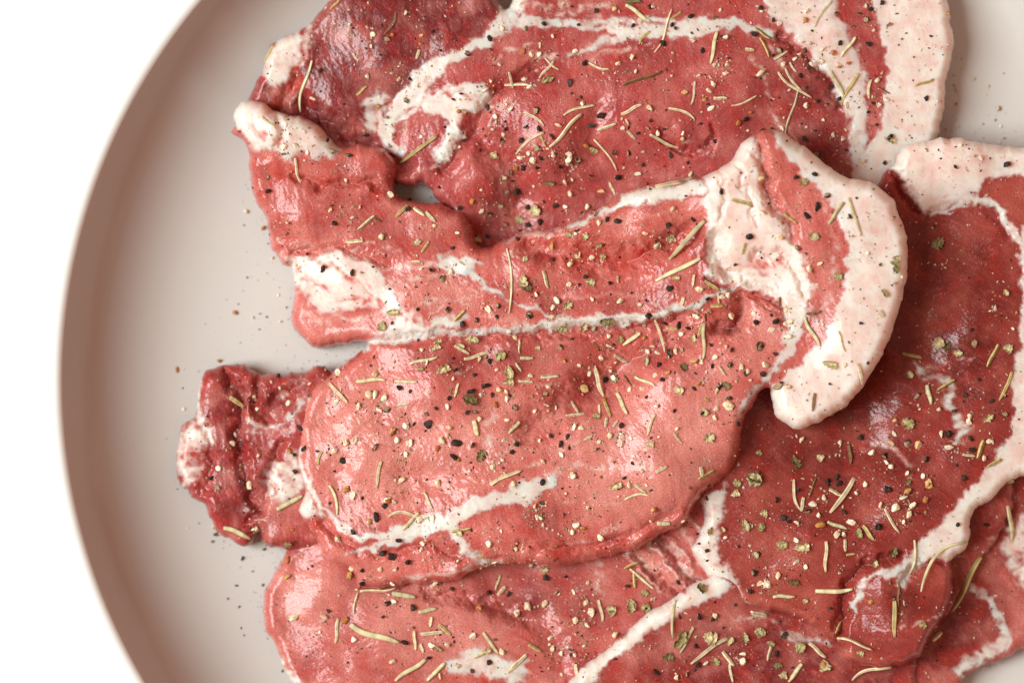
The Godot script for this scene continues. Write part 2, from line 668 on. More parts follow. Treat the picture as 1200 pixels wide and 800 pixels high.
	paint(s, "", "560,160 590,190 610,230", [8, 14, 12], 12.0, 0.0, -1.6)
	paint(s, "", "700,130 690,170 670,200", [8, 12, 10], 12.0, 0.0, -1.0)
	finish(s, "pork_chop", "topmost raw chop with dark lean left and broad white fat right",
		"320,60,9 320,120,8 330,160,5 450,50,12 400,120,10 450,160,8 550,70,13 600,30,12 560,190,11 520,222,9 600,270,4 650,150,14 750,120,14 700,250,6 760,230,8 850,100,14 900,180,10 960,200,8 980,120,10 960,60,12 1080,80,10 1080,180,9 1000,-40,10 700,-40,10 500,-40,10", 10.0,
		look(Color(0.40, 0.088, 0.083), 75.0))


func middle_chop() -> void:
	var s := slab("268,153 274,146 272,132 277,122 290,116 308,120 322,128 338,133 354,135 367,142 377,150 387,160 400,170 424,167 441,170 456,178 463,190 463,202 459,214 462,225 472,233 492,236 512,237 527,241 541,249 552,262 557,274 560,287 574,289 588,281 612,273 640,268 661,264 690,250 712,236 735,222 766,216 796,213 820,207 841,199 856,189 863,177 871,166 881,159 895,154 911,155 926,163 945,175 960,188 975,200 990,208 1010,212 1030,222 1046,238 1056,260 1062,282 1063,302 1060,327 1055,352 1047,380 1035,410 1020,436 1005,459 989,475 970,488 951,498 935,502 920,497 908,484 903,468 902,454 890,460 880,478 871,494 868,514 866,537 860,550 845,566 826,577 813,593 805,610 788,622 770,630 750,642 725,650 697,656 675,662 650,664 615,662 580,662 562,667 545,675 530,680 500,685 480,686 460,690 424,693 416,688 415,675 411,669 390,660 377,650 375,641 365,627 355,612 347,603 350,590 355,577 352,562 347,542 347,520 348,503 351,485 357,466 366,452 381,440 402,425 420,412 431,403 421,398 396,405 368,408 352,396 341,383 338,366 342,346 342,330 339,313 330,309 319,296 313,280 310,265 309,252 297,236 292,217 290,196 291,182 284,166", 0.8)
	# fat: the tail lump, the arm, the seam between the muscles, the cap
	paint(s, "fat", "268,128 280,112 312,116 338,130 368,140 388,160 397,172 386,184 370,188 352,178 340,188 322,178 302,176 288,163 275,150", [], 3.5, 0.95, 1.0, "fat_lump")
	paint(s, "fat", "336,304 364,299 394,295 420,302 440,313 452,326 466,350 481,367 505,373 530,369 548,372 524,386 482,394 428,406 448,388 457,376 444,362 420,360 386,368 362,354 346,336", [], 4.0, 0.95, 0.4, "arm_fat")
	for gap in ["392,312 408,322 428,334 440,346", "352,322 366,334 384,340", "398,352 420,350 446,356 462,372", "372,304 384,312 398,316", "470,362 484,372 505,380", "350,312 344,322", "318,172 330,162 346,168", "300,150 306,160 318,164"]:
		paint(s, "fat", gap, [0.8, 2.6, 3.0, 0.8], 3.2, -0.75, -0.25)
	for strand in ["404,296 440,286 470,292", "330,300 350,288 372,286", "420,384 446,392 470,388", "396,372 420,376 440,370", "470,330 500,326 530,322", "486,352 520,352 548,360", "500,366 530,356 560,350"]:
		paint(s, "fat", strand, [0.6, 1.8, 0.7], 2.4, 0.55)
	paint(s, "fat", "446,316 480,312 512,308", [3, 2, 4], 2.5, 0.65, 0.2)
	paint(s, "fat", "511,300 540,298 567,306 556,316 532,320 514,312", [], 3.5, 0.95, 0.4, "arm_fat")
	paint(s, "fat", "548,317 570,333 597,351 640,367 668,373", [4, 3, 2.2, 2.2, 3], 1.8, 0.85, 0.25, "fat_seam")
	paint(s, "fat", "372,340 372,372 392,384", [6, 5, 3], 4.0, 0.5)
	paint(s, "pale", "460,330 500,322 540,330 560,350 520,362 480,352", [], 8.0, 0.6)
	paint(s, "pale", "345,360 360,395 400,398 440,375 400,370", [], 8.0, 0.45)
	paint(s, "fat", "540,320 548,338 540,352", [1.2, 1.8, 1.0], 1.5, 0.5)
	paint(s, "fat", "548,338 566,345", [1.2, 1.0], 1.5, 0.45)
	paint(s, "fat", "424,405 480,394 540,389 600,385 650,380 700,376 740,373 776,367 806,359 838,346 868,333", [3, 5, 3.5, 3, 4.5, 6, 8, 7, 4.5, 4, 2], 1.8, 0.95, 0.4, "fat_seam")
	paint(s, "fat", "655,270 690,254 716,242 737,224 768,216 800,214 822,212 827,222 822,230 792,235 752,240 718,250 690,261", [], 1.8, 1.0, 0.5, "membrane_strip")
	paint(s, "fat", "590,286 620,277 655,270", [2, 3, 4], 2.0, 0.5)
	paint(s, "fat", "820,204 857,180 871,158 884,172 895,206 897,232 915,255 930,281 941,313 950,337 945,366 934,400 910,432 900,447 882,460 867,489 861,489 873,464 890,447 906,426 918,396 917,370 911,352 880,338 852,332 826,326 830,292 827,266 825,236 826,214", [], 2.5, 0.97, 0.3, "inner_fat")
	paint(s, "fat", "903,146 940,140 1090,200 1100,320 1050,470 950,530 885,500 906,450 918,440 939,424 961,402 967,385 981,355 986,337 989,302 985,267 970,237 950,217 930,200 912,182", [], 1.8, 1.0, 0.3, "fat_cap")
	paint(s, "red", "884,300 905,296 925,306 930,320 908,316 892,318", [], 4.0, 0.5)
	paint(s, "fat", "880,304 900,300 922,312 915,318 895,312", [], 3.0, -0.45)
	paint(s, "fat", "846,322 880,312 900,326 926,345", [2, 3, 2, 1.5], 2.5, -0.35)
	paint(s, "pale", "880,165 900,190 905,230 925,250", [5, 5, 4, 4], 5.0, 0.5)
	paint(s, "fat", "964,240 976,290 968,340 955,380", [2, 2.5, 3, 2], 3.0, 0.4)
	paint(s, "pale", "955,300 975,340 960,385", [7, 9, 7], 7.0, 0.5)
	for strand in ["838,190 848,220 846,250 850,280", "860,190 870,230 880,262", "846,300 860,312 884,322", "700,262 740,256 790,252", "742,262 746,280 756,290", "600,296 640,292 676,300", "640,350 700,346 760,350", "560,372 600,376 640,384"]:
		paint(s, "pale", strand, [0.8, 2.4, 2.0, 0.6], 2.6, 0.7)
	for crease in ["838,196 846,226 842,262", "858,186 872,228 884,268", "842,316 872,326 902,338", "868,346 890,354 912,370"]:
		paint(s, "", crease, [0.6, 1.8, 0.6], 2.4, 0.0, -0.7)
	for strand in ["512,430 540,436 566,430", "470,470 500,462 530,466", "600,440 640,452 668,448", "420,520 448,516 470,524", "700,560 730,548 760,552", "560,520 590,528 620,520", "820,440 840,462 836,490", "660,590 700,586 730,592", "430,480 452,472 470,476"]:
		paint(s, "fat", strand, [0.4, 1.3, 0.4], 2.0, 0.32)
	# the main muscle
	paint(s, "pale", "356,470 400,440 450,450 520,480 600,470 640,500 560,560 430,600 380,580 352,520", [], 22.0, 0.62)
	paint(s, "pale", "640,520 720,480 790,450 850,430 860,500 840,560 760,610 680,600", [], 20.0, 0.62)
	paint(s, "pale", "860,350 910,360 915,400 880,440 850,400", [], 12.0, 0.5)
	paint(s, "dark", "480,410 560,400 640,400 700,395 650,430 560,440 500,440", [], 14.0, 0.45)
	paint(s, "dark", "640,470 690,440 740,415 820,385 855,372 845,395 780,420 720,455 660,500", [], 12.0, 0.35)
	paint(s, "red", "640,290 700,300 760,296 810,268", [6, 14, 12, 6], 10.0, 0.6)
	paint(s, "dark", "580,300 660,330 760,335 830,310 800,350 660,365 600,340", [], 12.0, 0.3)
	paint(s, "red", "868,500 862,548 826,574 806,606", [8, 9, 7, 6], 6.0, 0.7)
	paint(s, "red", "362,605 380,625 400,640", [7, 8, 6], 6.0, 0.55)
	paint(s, "red", "620,655 690,650 760,632 800,600", [5, 7, 7, 6], 7.0, 0.5)
	paint(s, "dark", "296,230 330,220 400,200 455,190 470,240 540,255 552,285 470,290 400,275 330,280", [], 16.0, 0.3)
	paint(s, "red", "305,225 340,205 390,215 440,225", [5, 6, 6, 4], 6.0, 0.5)
	paint(s, "pale", "345,270 370,285 400,280", [6, 9, 6], 8.0, 0.45)
	paint(s, "fat", "348,522 356,557 371,583 386,602 402,617 418,629", [3, 4, 4, 3.5, 3, 3], 2.0, 0.9, 0.3, "rim_fat")
	paint(s, "fat", "348,500 352,482 360,464", [1.5, 1.5, 1], 1.5, 0.4)
	paint(s, "fat", "418,630 450,627 490,617 520,612 540,602 565,588 595,581 624,573 646,560", [3.5, 5, 9, 11, 7, 8, 9, 14, 8], 2.2, 1.0, 0.4, "fat_seam")
	paint(s, "fat", "404,650 440,641 470,632 500,622", [1.5, 3, 4, 5], 1.8, 0.9, 0.2, "fat_seam")
	paint(s, "fat", "528,612 537,634 550,648 570,657 584,661", [8, 7, 6, 5, 2], 2.2, 0.9, 0.2, "fat_seam")
	paint(s, "fat", "572,661 540,669 505,674 472,680", [3, 3.5, 2.5, 1.5], 2.2, 0.7, 0.2)
	paint(s, "fat", "645,556 662,547 684,545 705,546 714,549 734,540 757,523", [2.5, 2, 2, 2.5, 2, 2, 1], 1.8, 0.55, 0.15)
	paint(s, "fat", "615,552 640,540 660,528 680,510", [1.5, 2.5, 1.5, 0.8], 2.0, 0.4)
	paint(s, "fat", "636,641 670,636 702,625 722,612", [1, 2, 1.8, 1], 1.6, 0.45)
	paint(s, "fat", "581,476 576,494 572,516", [3, 5, 4], 3.0, 0.5)
	paint(s, "fat", "350,584 357,574 367,590 377,606 360,606 349,600", [], 2.5, 0.9, 0.4, "rim_fat")
	paint(s, "pale", "400,660 440,655 470,668 430,684", [], 7.0, 0.4)
	# folds
	paint(s, "", "858,372 815,385 770,405 728,432 690,458 655,482 625,500", [9, 14, 17, 17, 15, 12, 8], 15.0, 0.0, -3.0)
	paint(s, "", "866,352 862,380 840,385", [5, 6, 4], 5.0, 0.0, -3.0)
	paint(s, "", "440,400 520,393 600,392 680,388 760,382 820,368", [3, 4, 4, 5, 6, 4], 5.0, 0.0, -1.6)
	paint(s, "", "620,288 690,304 750,300 805,274", [5, 12, 12, 6], 10.0, 0.0, -2.4)
	paint(s, "", "840,280 838,300 845,318 858,326", [5, 7, 6, 4], 6.0, 0.0, -2.6)
	paint(s, "", "830,330 870,342 910,356 920,380", [2, 3, 3, 2], 3.0, 0.0, -1.6)
	paint(s, "", "880,300 905,297 928,312 940,345", [3, 4, 3, 2], 4.0, 0.0, -1.2)
	paint(s, "", "884,168 896,205 900,238 918,258 930,285", [3, 4, 4, 3, 2], 5.0, 0.0, -1.8)
	paint(s, "", "345,205 380,218 420,212 455,222", [3, 4, 4, 3], 4.0, 0.0, -1.3)
	paint(s, "", "300,200 320,190 330,200", [4, 5, 4], 5.0, 0.0, 1.2)
	paint(s, "", "320,128 330,150 326,172", [3, 4, 3], 4.0, 0.0, -1.2)
	paint(s, "", "345,296 400,290 450,308", [3, 3, 3], 4.0, 0.0, -0.8)
	paint(s, "", "380,612 400,634 440,648 500,640 540,650 600,655", [3, 3, 3, 3, 3, 2], 4.0, 0.0, -1.2)
	paint(s, "", "560,540 520,560 480,560", [14, 18, 14], 16.0, 0.0, -1.4)
	paint(s, "", "395,560 410,520 440,490", [8, 10, 8], 12.0, 0.0, -1.0)
	paint(s, "", "610,640 680,640 740,625 790,600", [3, 4, 4, 3], 5.0, 0.0, -0.9)
	finish(s, "pork_chop", "large raw chop in the middle with thick white fat cap on its right",
		"285,140,13 320,145,15 360,160,14 390,185,12 310,230,11 325,290,9 360,250,13 440,200,13 450,260,12 520,260,13 548,275,12 345,370,7 380,395,7 420,330,13 500,345,15 560,300,16 620,320,17 600,365,16 700,262,19 720,340,17 780,232,22 800,290,19 860,200,26 895,165,27 850,260,24 880,330,20 905,240,25 950,280,25 1000,260,26 1050,300,25 1000,400,26 950,480,23 920,430,22 360,480,11 355,600,12 420,425,12 430,510,16 450,640,15 430,685,12 520,450,17 560,560,19 600,620,19 600,660,16 560,410,14 640,425,14 700,440,13 690,520,18 780,550,22 800,470,21 850,500,21 860,425,22 860,560,16 770,625,16 700,650,15", 12.0,
		look(Color(0.55, 0.158, 0.132), 68.0, {"lump": 0.4, "round": 15.0}))


func right_chop() -> void:
	var s := slab("1047,192 1055,178 1070,168 1095,163 1110,161 1140,165 1170,170 1200,173 1262,186 1290,240 1300,400 1290,520 1240,555 1194,560 1168,582 1150,594 1141,608 1138,626 1133,646 1119,653 1117,668 1117,692 1110,716 1101,730 1093,741 1086,760 1071,775 1050,783 1026,785 1005,779 989,769 987,760 978,753 966,748 957,738 930,723 892,716 872,708 856,692 836,680 820,664 811,643 819,628 824,606 820,590 806,570 850,490 900,420 950,340 1000,260 1026,220", 0.9)
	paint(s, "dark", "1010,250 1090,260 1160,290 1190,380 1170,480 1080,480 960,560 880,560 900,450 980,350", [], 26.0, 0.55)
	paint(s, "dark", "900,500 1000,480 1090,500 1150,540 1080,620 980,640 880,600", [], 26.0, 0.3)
	paint(s, "red", "1030,200 1050,215 1070,238 1040,250", [6, 9, 8, 6], 7.0, 0.5)
	paint(s, "pale", "1150,214 1200,214 1280,220 1280,270 1195,262 1165,236", [], 6.0, 0.35)
	paint(s, "pale", "870,630 920,620 960,660 950,710 890,705", [], 16.0, 0.35)
	paint(s, "fat", "1040,196 1054,172 1070,160 1110,152 1200,162 1300,180 1300,208 1200,207 1172,207 1155,214 1141,225 1126,238 1106,246 1086,246 1075,240 1067,224 1055,205", [], 2.4, 0.97, 0.4, "fat_cap")
	paint(s, "fat", "1096,250 1121,242 1136,231 1151,233 1168,244 1179,259 1190,274 1203,300 1206,340", [2, 4, 5, 4, 4, 4, 5, 6, 6], 1.8, 0.9, 0.3, "fat_rim")
	paint(s, "fat", "1198,280 1220,262 1320,290 1310,580 1196,572 1166,590 1150,600 1143,616 1140,632 1138,656 1112,657 1092,652 1072,668 1056,688 1049,682 1056,662 1080,632 1104,608 1134,576 1156,547 1179,521 1188,490 1185,460 1190,424 1197,398 1198,340", [], 2.4, 0.97, 0.4, "fat_rim")
	paint(s, "fat", "1003,714 1007,691 1021,677 1042,669 1062,664", [2, 3.5, 4, 4, 3], 1.8, 0.85, 0.4, "fold_fat")
	paint(s, "fat", "1054,738 1070,730 1082,726 1100,722", [0.8, 2, 2.5, 1.5], 1.8, 0.5)
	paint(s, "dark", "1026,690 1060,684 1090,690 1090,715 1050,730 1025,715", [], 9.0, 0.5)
	paint(s, "fat", "1100,650 1118,640", [4, 4], 3.0, 0.5)
	paint(s, "fat", "820,590 835,576 850,568 847,600 839,626 841,650 856,665 864,674 862,690 872,702 888,713 866,714 846,698 830,684 816,664 810,646 818,630 824,608", [], 3.0, 0.9, 0.3, "fat_edge")
	paint(s, "pale", "862,694 885,703 920,710 950,724", [4, 5, 5, 4], 4.0, 0.6)
	paint(s, "pale", "985,770 1000,764 1020,772", [5, 6, 4], 4.0, 0.5)
	paint(s, "fat", "1068,424 1089,440 1112,446 1115,461 1113,476 1122,490 1134,502 1122,518", [1.2, 2.2, 4, 4.5, 3.5, 4.5, 5, 2], 2.8, 0.72, 0.1, "inner_fat")
	paint(s, "fat", "1086,432 1110,424 1149,417", [0.8, 1.2, 0.8], 1.8, 0.35)
	paint(s, "fat", "1010,532 1026,520 1050,530 1070,545 1064,560", [0.8, 2, 1.6, 1.6, 0.8], 2.5, 0.35)
	paint(s, "", "986,744 989,706 1000,674 1028,656 1056,648", [4, 5, 5, 5, 3], 5.0, 0.0, -1.7)
	paint(s, "", "1048,205 1062,226 1074,244", [4, 5, 4], 5.0, 0.0, -2.4)
	paint(s, "", "1090,250 1130,240 1160,246 1185,276", [3, 3, 3, 3], 4.0, 0.0, -0.8)
	paint(s, "", "1060,676 1080,660 1105,656", [3, 4, 3], 4.0, 0.0, -1.4)
	paint(s, "", "870,704 910,712 950,728", [3, 4, 3], 4.0, 0.0, 0.6)
	finish(s, "pork_chop", "dark red raw chop at right with white fat rim and rolled corner",
		"1060,190,17 1120,180,17 1200,190,15 1280,200,13 1050,230,13 1100,260,11 1110,310,12 1160,300,13 1200,350,12 1100,360,11 1150,380,12 1080,400,9 1000,420,6 1000,520,9 1020,570,13 1080,480,12 1180,480,13 1260,400,11 900,600,14 830,630,13 870,690,14 950,650,16 950,715,14 1050,600,16 1150,560,15 1130,630,16 1000,720,14 1040,690,18 1060,740,18 1030,780,13 1100,700,17", 11.0,
		look(Color(0.29, 0.056, 0.047), 20.0, {"dark": Color(0.11, 0.016, 0.013), "pale": Color(0.46, 0.15, 0.11), "red": Color(0.34, 0.035, 0.025)}))


func bottom_left_chop() -> void:
	var s := slab("362,630 338,642 329,656 320,671 311,686 304,710 306,731 315,749 324,767 333,790 350,820 400,856 560,872 720,866 800,820 870,730 880,690 875,640 862,575 790,570 700,600 500,610", 0.9)
	paint(s, "pale", "330,670 370,660 400,690 380,730 330,730", [], 14.0, 0.65)
	paint(s, "pale", "420,690 520,700 600,740 560,780 440,770", [], 20.0, 0.5)
	paint(s, "dark", "600,660 700,660 690,740 600,720", [], 20.0, 0.35)
	paint(s, "fat", "522,778 539,764 560,761 590,772 616,779 622,790 600,800 560,790 526,792", [], 4.0, 0.85, 0.3, "fat_patch")
	paint(s, "fat", "312,752 323,773 338,793 360,812 400,838", [3, 5, 5, 6, 6], 3.0, 0.75, 0.2, "fat_edge")
	paint(s, "red", "530,800 560,800 600,815", [7, 8, 7], 6.0, 0.5)
	paint(s, "fat", "698,655 705,675 700,700", [3, 4, 2], 4.0, 0.35)
	paint(s, "pale", "735,640 765,655 800,690 780,692 750,668", [], 4.0, 0.6)
	paint(s, "fat", "758,622 790,650 826,690", [2, 4, 5], 3.0, 0.6)
	paint(s, "fat", "792,610 812,640 838,672", [2, 3, 5], 3.0, 0.55)
	paint(s, "fat", "778,640 800,668 816,690", [1.5, 2.5, 2], 2.0, 0.5)
	for strand in ["748,632 772,648 792,672 806,694", "764,618 786,634 806,656 822,682", "736,652 752,668 776,690", "800,600 820,620 842,652", "720,640 744,650 764,668"]:
		paint(s, "fat", strand, [0.8, 2.2, 2.4, 0.8], 2.2, 0.6)
		paint(s, "", strand, [0.8, 2.0, 2.0, 0.8], 2.4, 0.0, 1.6)
	paint(s, "", "770,630 795,660 825,695", [2, 3, 3], 3.0, 0.0, -1.5)
	paint(s, "", "745,650 770,675 800,700", [3, 3, 3], 3.0, 0.0, -1.5)
	paint(s, "", "500,700 548,702 585,715 620,732", [4, 5, 6, 4], 6.0, 0.0, -1.6)
	paint(s, "", "628,720 650,750 660,790", [8, 10, 8], 10.0, 0.0, -1.0)
	finish(s, "pork_chop", "raw chop at bottom left tucked beneath the large middle one",
		"315,710,7 340,660,7 380,690,10 450,730,11 550,735,11 600,680,7 650,700,8 650,760,10 750,680,8 820,650,9 830,595,10 860,620,9 500,800,10 700,830,9 600,800,10 450,650,6", 9.0,
		look(Color(0.47, 0.135, 0.118), 10.0))


func lower_chop() -> void:
	var s := slab("660,806 669,797 690,776 708,765 720,756 727,746 756,722 786,704 810,686 832,676 862,664 960,650 1040,690 1070,740 1082,790 1075,850 900,880 700,876 650,840", 0.8)
	paint(s, "dark", "830,740 900,740 1000,760 1060,800 1000,860 860,860 780,800", [], 20.0, 0.65)
	paint(s, "fat", "664,800 690,774 718,756 726,745 756,720 786,702 812,684 836,674 858,690 828,702 792,720 762,742 740,760 724,768 704,786 690,806", [], 2.4, 1.0, 0.7, "fat_edge")
	paint(s, "pale", "740,770 800,730 850,710 860,725 790,770", [], 12.0, 0.35)
	paint(s, "fat", "858,729 878,724 897,721 912,732", [1.5, 2.5, 2.5, 1], 2.4, 0.55)
	paint(s, "fat", "918,742 938,749 958,751 976,756", [1.5, 3, 3, 1.5], 2.2, 0.65, 0.2, "fat_seam")
	paint(s, "", "900,735 930,738 970,752", [3, 4, 3], 4.0, 0.0, 1.2)
	finish(s, "pork_chop", "raw chop at bottom centre edged by one slanting strip of fat",
		"700,790,13 730,755,14 800,705,15 840,685,14 850,760,11 800,780,11 950,770,9 1000,800,8 700,840,10 1060,830,7 950,700,9", 9.0,
		look(Color(0.35, 0.066, 0.057), 35.0))


func small_end() -> void:
	var s := slab("229,464 232,442 249,430 275,427 294,431 302,436 320,438 355,435 382,432 410,470 420,560 400,630 352,646 327,645 313,641 304,633 301,626 294,636 284,641 264,634 250,623 241,607 239,595 225,586 217,576 204,567 202,545 204,516 211,497 225,487", 1.1)
	paint(s, "dark", "240,440 290,440 290,520 310,600 260,600 250,540 240,500", [], 14.0, 0.6)
	paint(s, "dark", "300,440 350,440 345,470 300,500", [], 10.0, 0.35)
	paint(s, "fat", "207,512 222,490 230,498 238,518 232,545 222,572 210,575 207,548", [], 4.0, 0.7, 0.2, "fat_edge")
	paint(s, "fat", "234,440 229,466 235,494 244,516", [3, 4.5, 5, 3], 2.5, 0.85, 0.3, "fat_edge")
	paint(s, "fat", "288,494 296,503 320,500 340,489 354,474", [2, 4, 3, 3, 3], 2.5, 0.6, 0.3, "fat_seam")
	paint(s, "fat", "330,468 342,452 356,444", [2, 4, 2], 4.0, 0.4)
	paint(s, "fat", "308,560 318,545 336,534 354,530 362,560 346,580 322,590", [], 5.0, 0.7, 0.3, "fat_patch")
	paint(s, "pale", "300,590 320,575 350,585 345,620 318,630", [], 8.0, 0.4)
	paint(s, "", "262,436 280,468 276,508 284,552 300,596", [3, 4, 5, 5, 4], 5.0, 0.0, -1.8)
	paint(s, "", "300,438 298,470 308,494", [3, 4, 4], 4.0, 0.0, -1.8)
	paint(s, "", "320,470 336,462 350,450", [4, 5, 4], 4.0, 0.0, -1.2)
	paint(s, "", "238,500 244,540 236,580", [2, 3, 3], 4.0, 0.0, -1.0)
	paint(s, "", "290,610 305,600 312,560 330,520", [2, 3, 4, 3], 4.0, 0.0, -1.4)
	finish(s, "pork_chop", "dark red end of a raw chop poking out left with folded lean",
		"212,520,6 220,560,6 250,450,8 285,450,8 330,450,8 262,520,9 290,520,7 255,600,8 310,580,9 280,625,7 350,500,10 340,620,9 390,550,8", 8.0,
		look(Color(0.33, 0.05, 0.047), 80.0, {"lump": 0.7, "round": 15.0}))


func dark_strip() -> void:
	var s := slab("1192,566 1191,581 1189,598 1182,617 1173,634 1164,647 1155,659 1149,668 1139,688 1126,708 1114,722 1090,740 1060,720 1060,660 1100,600 1150,560 1185,545", 1.6)
	paint(s, "fat", "1096,650 1120,652 1150,640 1168,632", [1, 1.5, 1.5, 0.8], 2.0, 0.35)
	finish(s, "pork_chop", "narrow dark strip of a raw chop peeping out beneath right chop",
		"1180,590,9 1150,640,9 1120,700,8 1090,720,8 1100,620,8", 6.0, look(Color(0.27, 0.045, 0.036), 60.0, {"round": 9.0}))


func bottom_right_chop() -> void:
	var s := slab("1100,690 1140,650 1168,590 1200,545 1240,540 1270,620 1292,700 1240,745 1202,764 1182,775 1162,783 1142,791 1118,820 1060,850 1000,830 1010,760 1050,720", 1.0)
	paint(s, "dark", "1100,700 1140,700 1165,720 1165,750 1110,780 1070,790", [], 14.0, 0.5)
	paint(s, "fat", "1134,684 1156,700 1168,711 1177,728 1184,746 1177,760 1158,769 1140,778 1126,790", [2, 4, 4, 4, 6, 8, 7, 6, 5], 2.6, 0.85, 0.3, "fat_seam")
	paint(s, "fat", "1176,640 1190,616 1232,590 1260,680 1222,694 1202,686 1190,668", [], 4.0, 0.75, 0.2, "fat_patch")
	paint(s, "pale", "1170,660 1200,690 1220,730 1190,740", [], 10.0, 0.35)
	finish(s, "pork_chop", "raw chop in the bottom right corner crossed by a pale fat seam",
		"1120,700,6 1160,650,6 1200,640,6 1200,720,6 1150,760,6 1080,800,6 1250,680,6", 6.0, look(Color(0.31, 0.058, 0.048), 40.0, {"round": 11.0}))


# ---- seasoning: every window below was surveyed on the plan at its own corner and scale ----

const SPOTS := {
	"top chop": "440,80,dark left lean 330,70,left fat edge 510,120,branching fat seam 600,30,upper fat fork 780,35,white fat band 640,110,lean bulge 600,200,lower left lean 740,110,lean centre 740,190,lower lean 860,90,upper right lean 870,160,right lean 940,110,dark lean by its inner fat 960,40,inner fat 1000,140,inner fat's foot 1015,60,lean stripe 1080,80,broad fat cap",
	"middle chop": "320,145,fat lump tip 320,220,left arm 430,230,arm's upper lean 400,330,arm fat 360,390,arm's lower tip 510,250,arm's right end 530,330,pale arm lean 640,330,ridge by the fold 620,285,ridge's upper edge 720,340,ridge centre 760,226,white membrane strip 790,280,ridge's right end 860,230,inner fat 890,300,inner fat hollow 930,240,cap's lean stripe 970,310,cap's lean stripe foot 1020,300,white fat cap 950,450,fat cap's lower tip 700,376,long fat seam 480,420,upper left edge 380,490,left edge 470,490,left half 400,570,lower left edge 560,440,upper centre 590,510,centre 650,450,centre hollow 720,440,right hollow 790,390,hollow under the cap 700,520,right half 780,480,pale right end 860,420,right shoulder 840,530,red right edge 480,600,lower fat seam 600,570,fat seam's right fork 460,660,bottom flap 650,620,lower lean 740,580,lower right lean",
	"right chop": "1100,180,white fat top 1050,230,red upper corner 1170,210,upper right lean 1110,290,dark upper lean 1180,330,right edge lean 1100,380,dark lean beside the fat cap 1120,460,inner white seam 1195,430,right fat rim 1000,520,dark middle 1080,540,lean centre 1150,560,lower right lean 920,550,shaded left lean 900,620,left lean 960,600,crowded centre 1030,600,lower centre 1110,610,slanting fat rim 840,630,left fat edge 910,690,lower left lip 980,690,lean by the rolled corner 1040,720,rolled corner 1080,680,rolled corner's top",
	"bottom left chop": "340,690,left end 430,710,left half 430,770,lower left 520,720,centre 560,780,fat patch 620,700,lean under the middle chop 660,760,right half 740,680,right end 790,650,frayed right end",
	"bottom centre chop": "760,730,slanting fat strip 800,760,left lean 850,720,upper lean 880,760,dark centre 960,770,dark right lean 700,790,strip's lower end",
	"left chop end": "240,470,outer fold 270,520,dark fold 220,540,pale outer edge 320,460,upper lobe 330,560,inner fat patch 280,610,lower tip 330,610,lower lobe",
	"dark strip": "1160,620,upper half 1120,690,lower half",
	"corner chop": "1130,740,dark lean 1170,690,lean edge 1190,640,pale fat patch",
	"plate": "210,120,bare upper left 260,260,bare left 270,350,bare floor beside the arm 210,430,bare floor by the chop end 200,620,bare lower left 280,690,bare floor below the chop end 230,750,bare bottom left 1160,80,bare upper right 300,20,bare floor by the top chop's edge",
}
const ORDER := ["second", "third", "fourth", "fifth", "sixth", "seventh", "eighth", "ninth", "tenth", "eleventh", "twelfth", "thirteenth", "fourteenth", "fifteenth", "sixteenth", "seventeenth", "eighteenth", "nineteenth", "twentieth"]

var spots := {}
var wanting := []   # [node, label, plan x]
var taken := {}


func survey(text: String, ox: float, oy: float, k: float, per: int) -> Array:
	# rows of numbers parted by semicolons; the first two, and for needles the first four, are places in the window
	var out := []
	for row in text.split(";", false):
		var v := row.strip_edges().split(" ", false)
		if v.size() < per:
			continue
		var f := []
		for q in v:
			f.append(float(q))
		f[0] = ox + f[0] * k
		f[1] = oy + f[1] * k
		if per == 7:
			f[2] = ox + f[2] * k
			f[3] = oy + f[3] * k
			f[4] *= k
			f[5] *= k
		else:
			f[2] *= k
		out.append(f)
	return out


func ground(p: Vector2) -> float:
	var best := 0.0
	for s in chops:
		best = maxf(best, s.height(p))
	return best


func carrier(p: Vector2) -> String:
	var best := 0.0
	var who := "plate"
	for s in chops:
		var h: float = s.height(p)
		if h > best:
			best = h
			who = s.phrase
	return who


func spot(p: Vector2) -> String:
	var who := carrier(p)
	if not spots.has(who):
		var list := []
		var rx := RegEx.create_from_string("(\\d+),(\\d+),([^\\d]+)")
		for m in rx.search_all(SPOTS[who]):
			list.append([Vector2(float(m.get_string(1)), float(m.get_string(2))), m.get_string(3).strip_edges()])
		spots[who] = list
	var near := 1e9
	var word := ""
	for row in spots[who]:
		if p.distance_to(row[0]) < near:
			near = p.distance_to(row[0])
			word = row[1]
	if who == "plate":
		return "on plate's " + word
	return "on " + who + "'s " + word


func number(called: String) -> String:
	taken[called] = taken.get(called, -1) + 1
	return called if taken[called] == 0 else "%s_%03d" % [called, taken[called]]


func place(called: String, mesh: Mesh, mat: Material, t: Transform3D, label: String, category: String, group: String) -> void:
	var o := MeshInstance3D.new()
	o.name = number(called)
	o.mesh = mesh
	o.material_override = mat
	o.transform = t
	add_child(o)
	o.set_meta("category", category)
	o.set_meta("group", group)
	wanting.append([o, label, t.origin.x])


func settle_labels() -> void:
	var by := {}
	for w in wanting:
		if not by.has(w[1]):
			by[w[1]] = []
		by[w[1]].append(w)
	for label in by:
		var list: Array = by[label]
		list.sort_custom(func(a, b): return a[2] < b[2])
		for i in list.size():
			var tail := ""
			if list.size() > 1:
				tail = ", leftmost" if i == 0 else ", rightmost" if i == list.size() - 1 else ", %s from left" % ORDER[mini(i - 1, ORDER.size() - 1)]
			var said: String = label + tail
			if said.split(" ", false).size() > 16:
				said = said.substr(said.find(" ") + 1)
			list[i][0].set_meta("label", said)


# ---- shapes ----

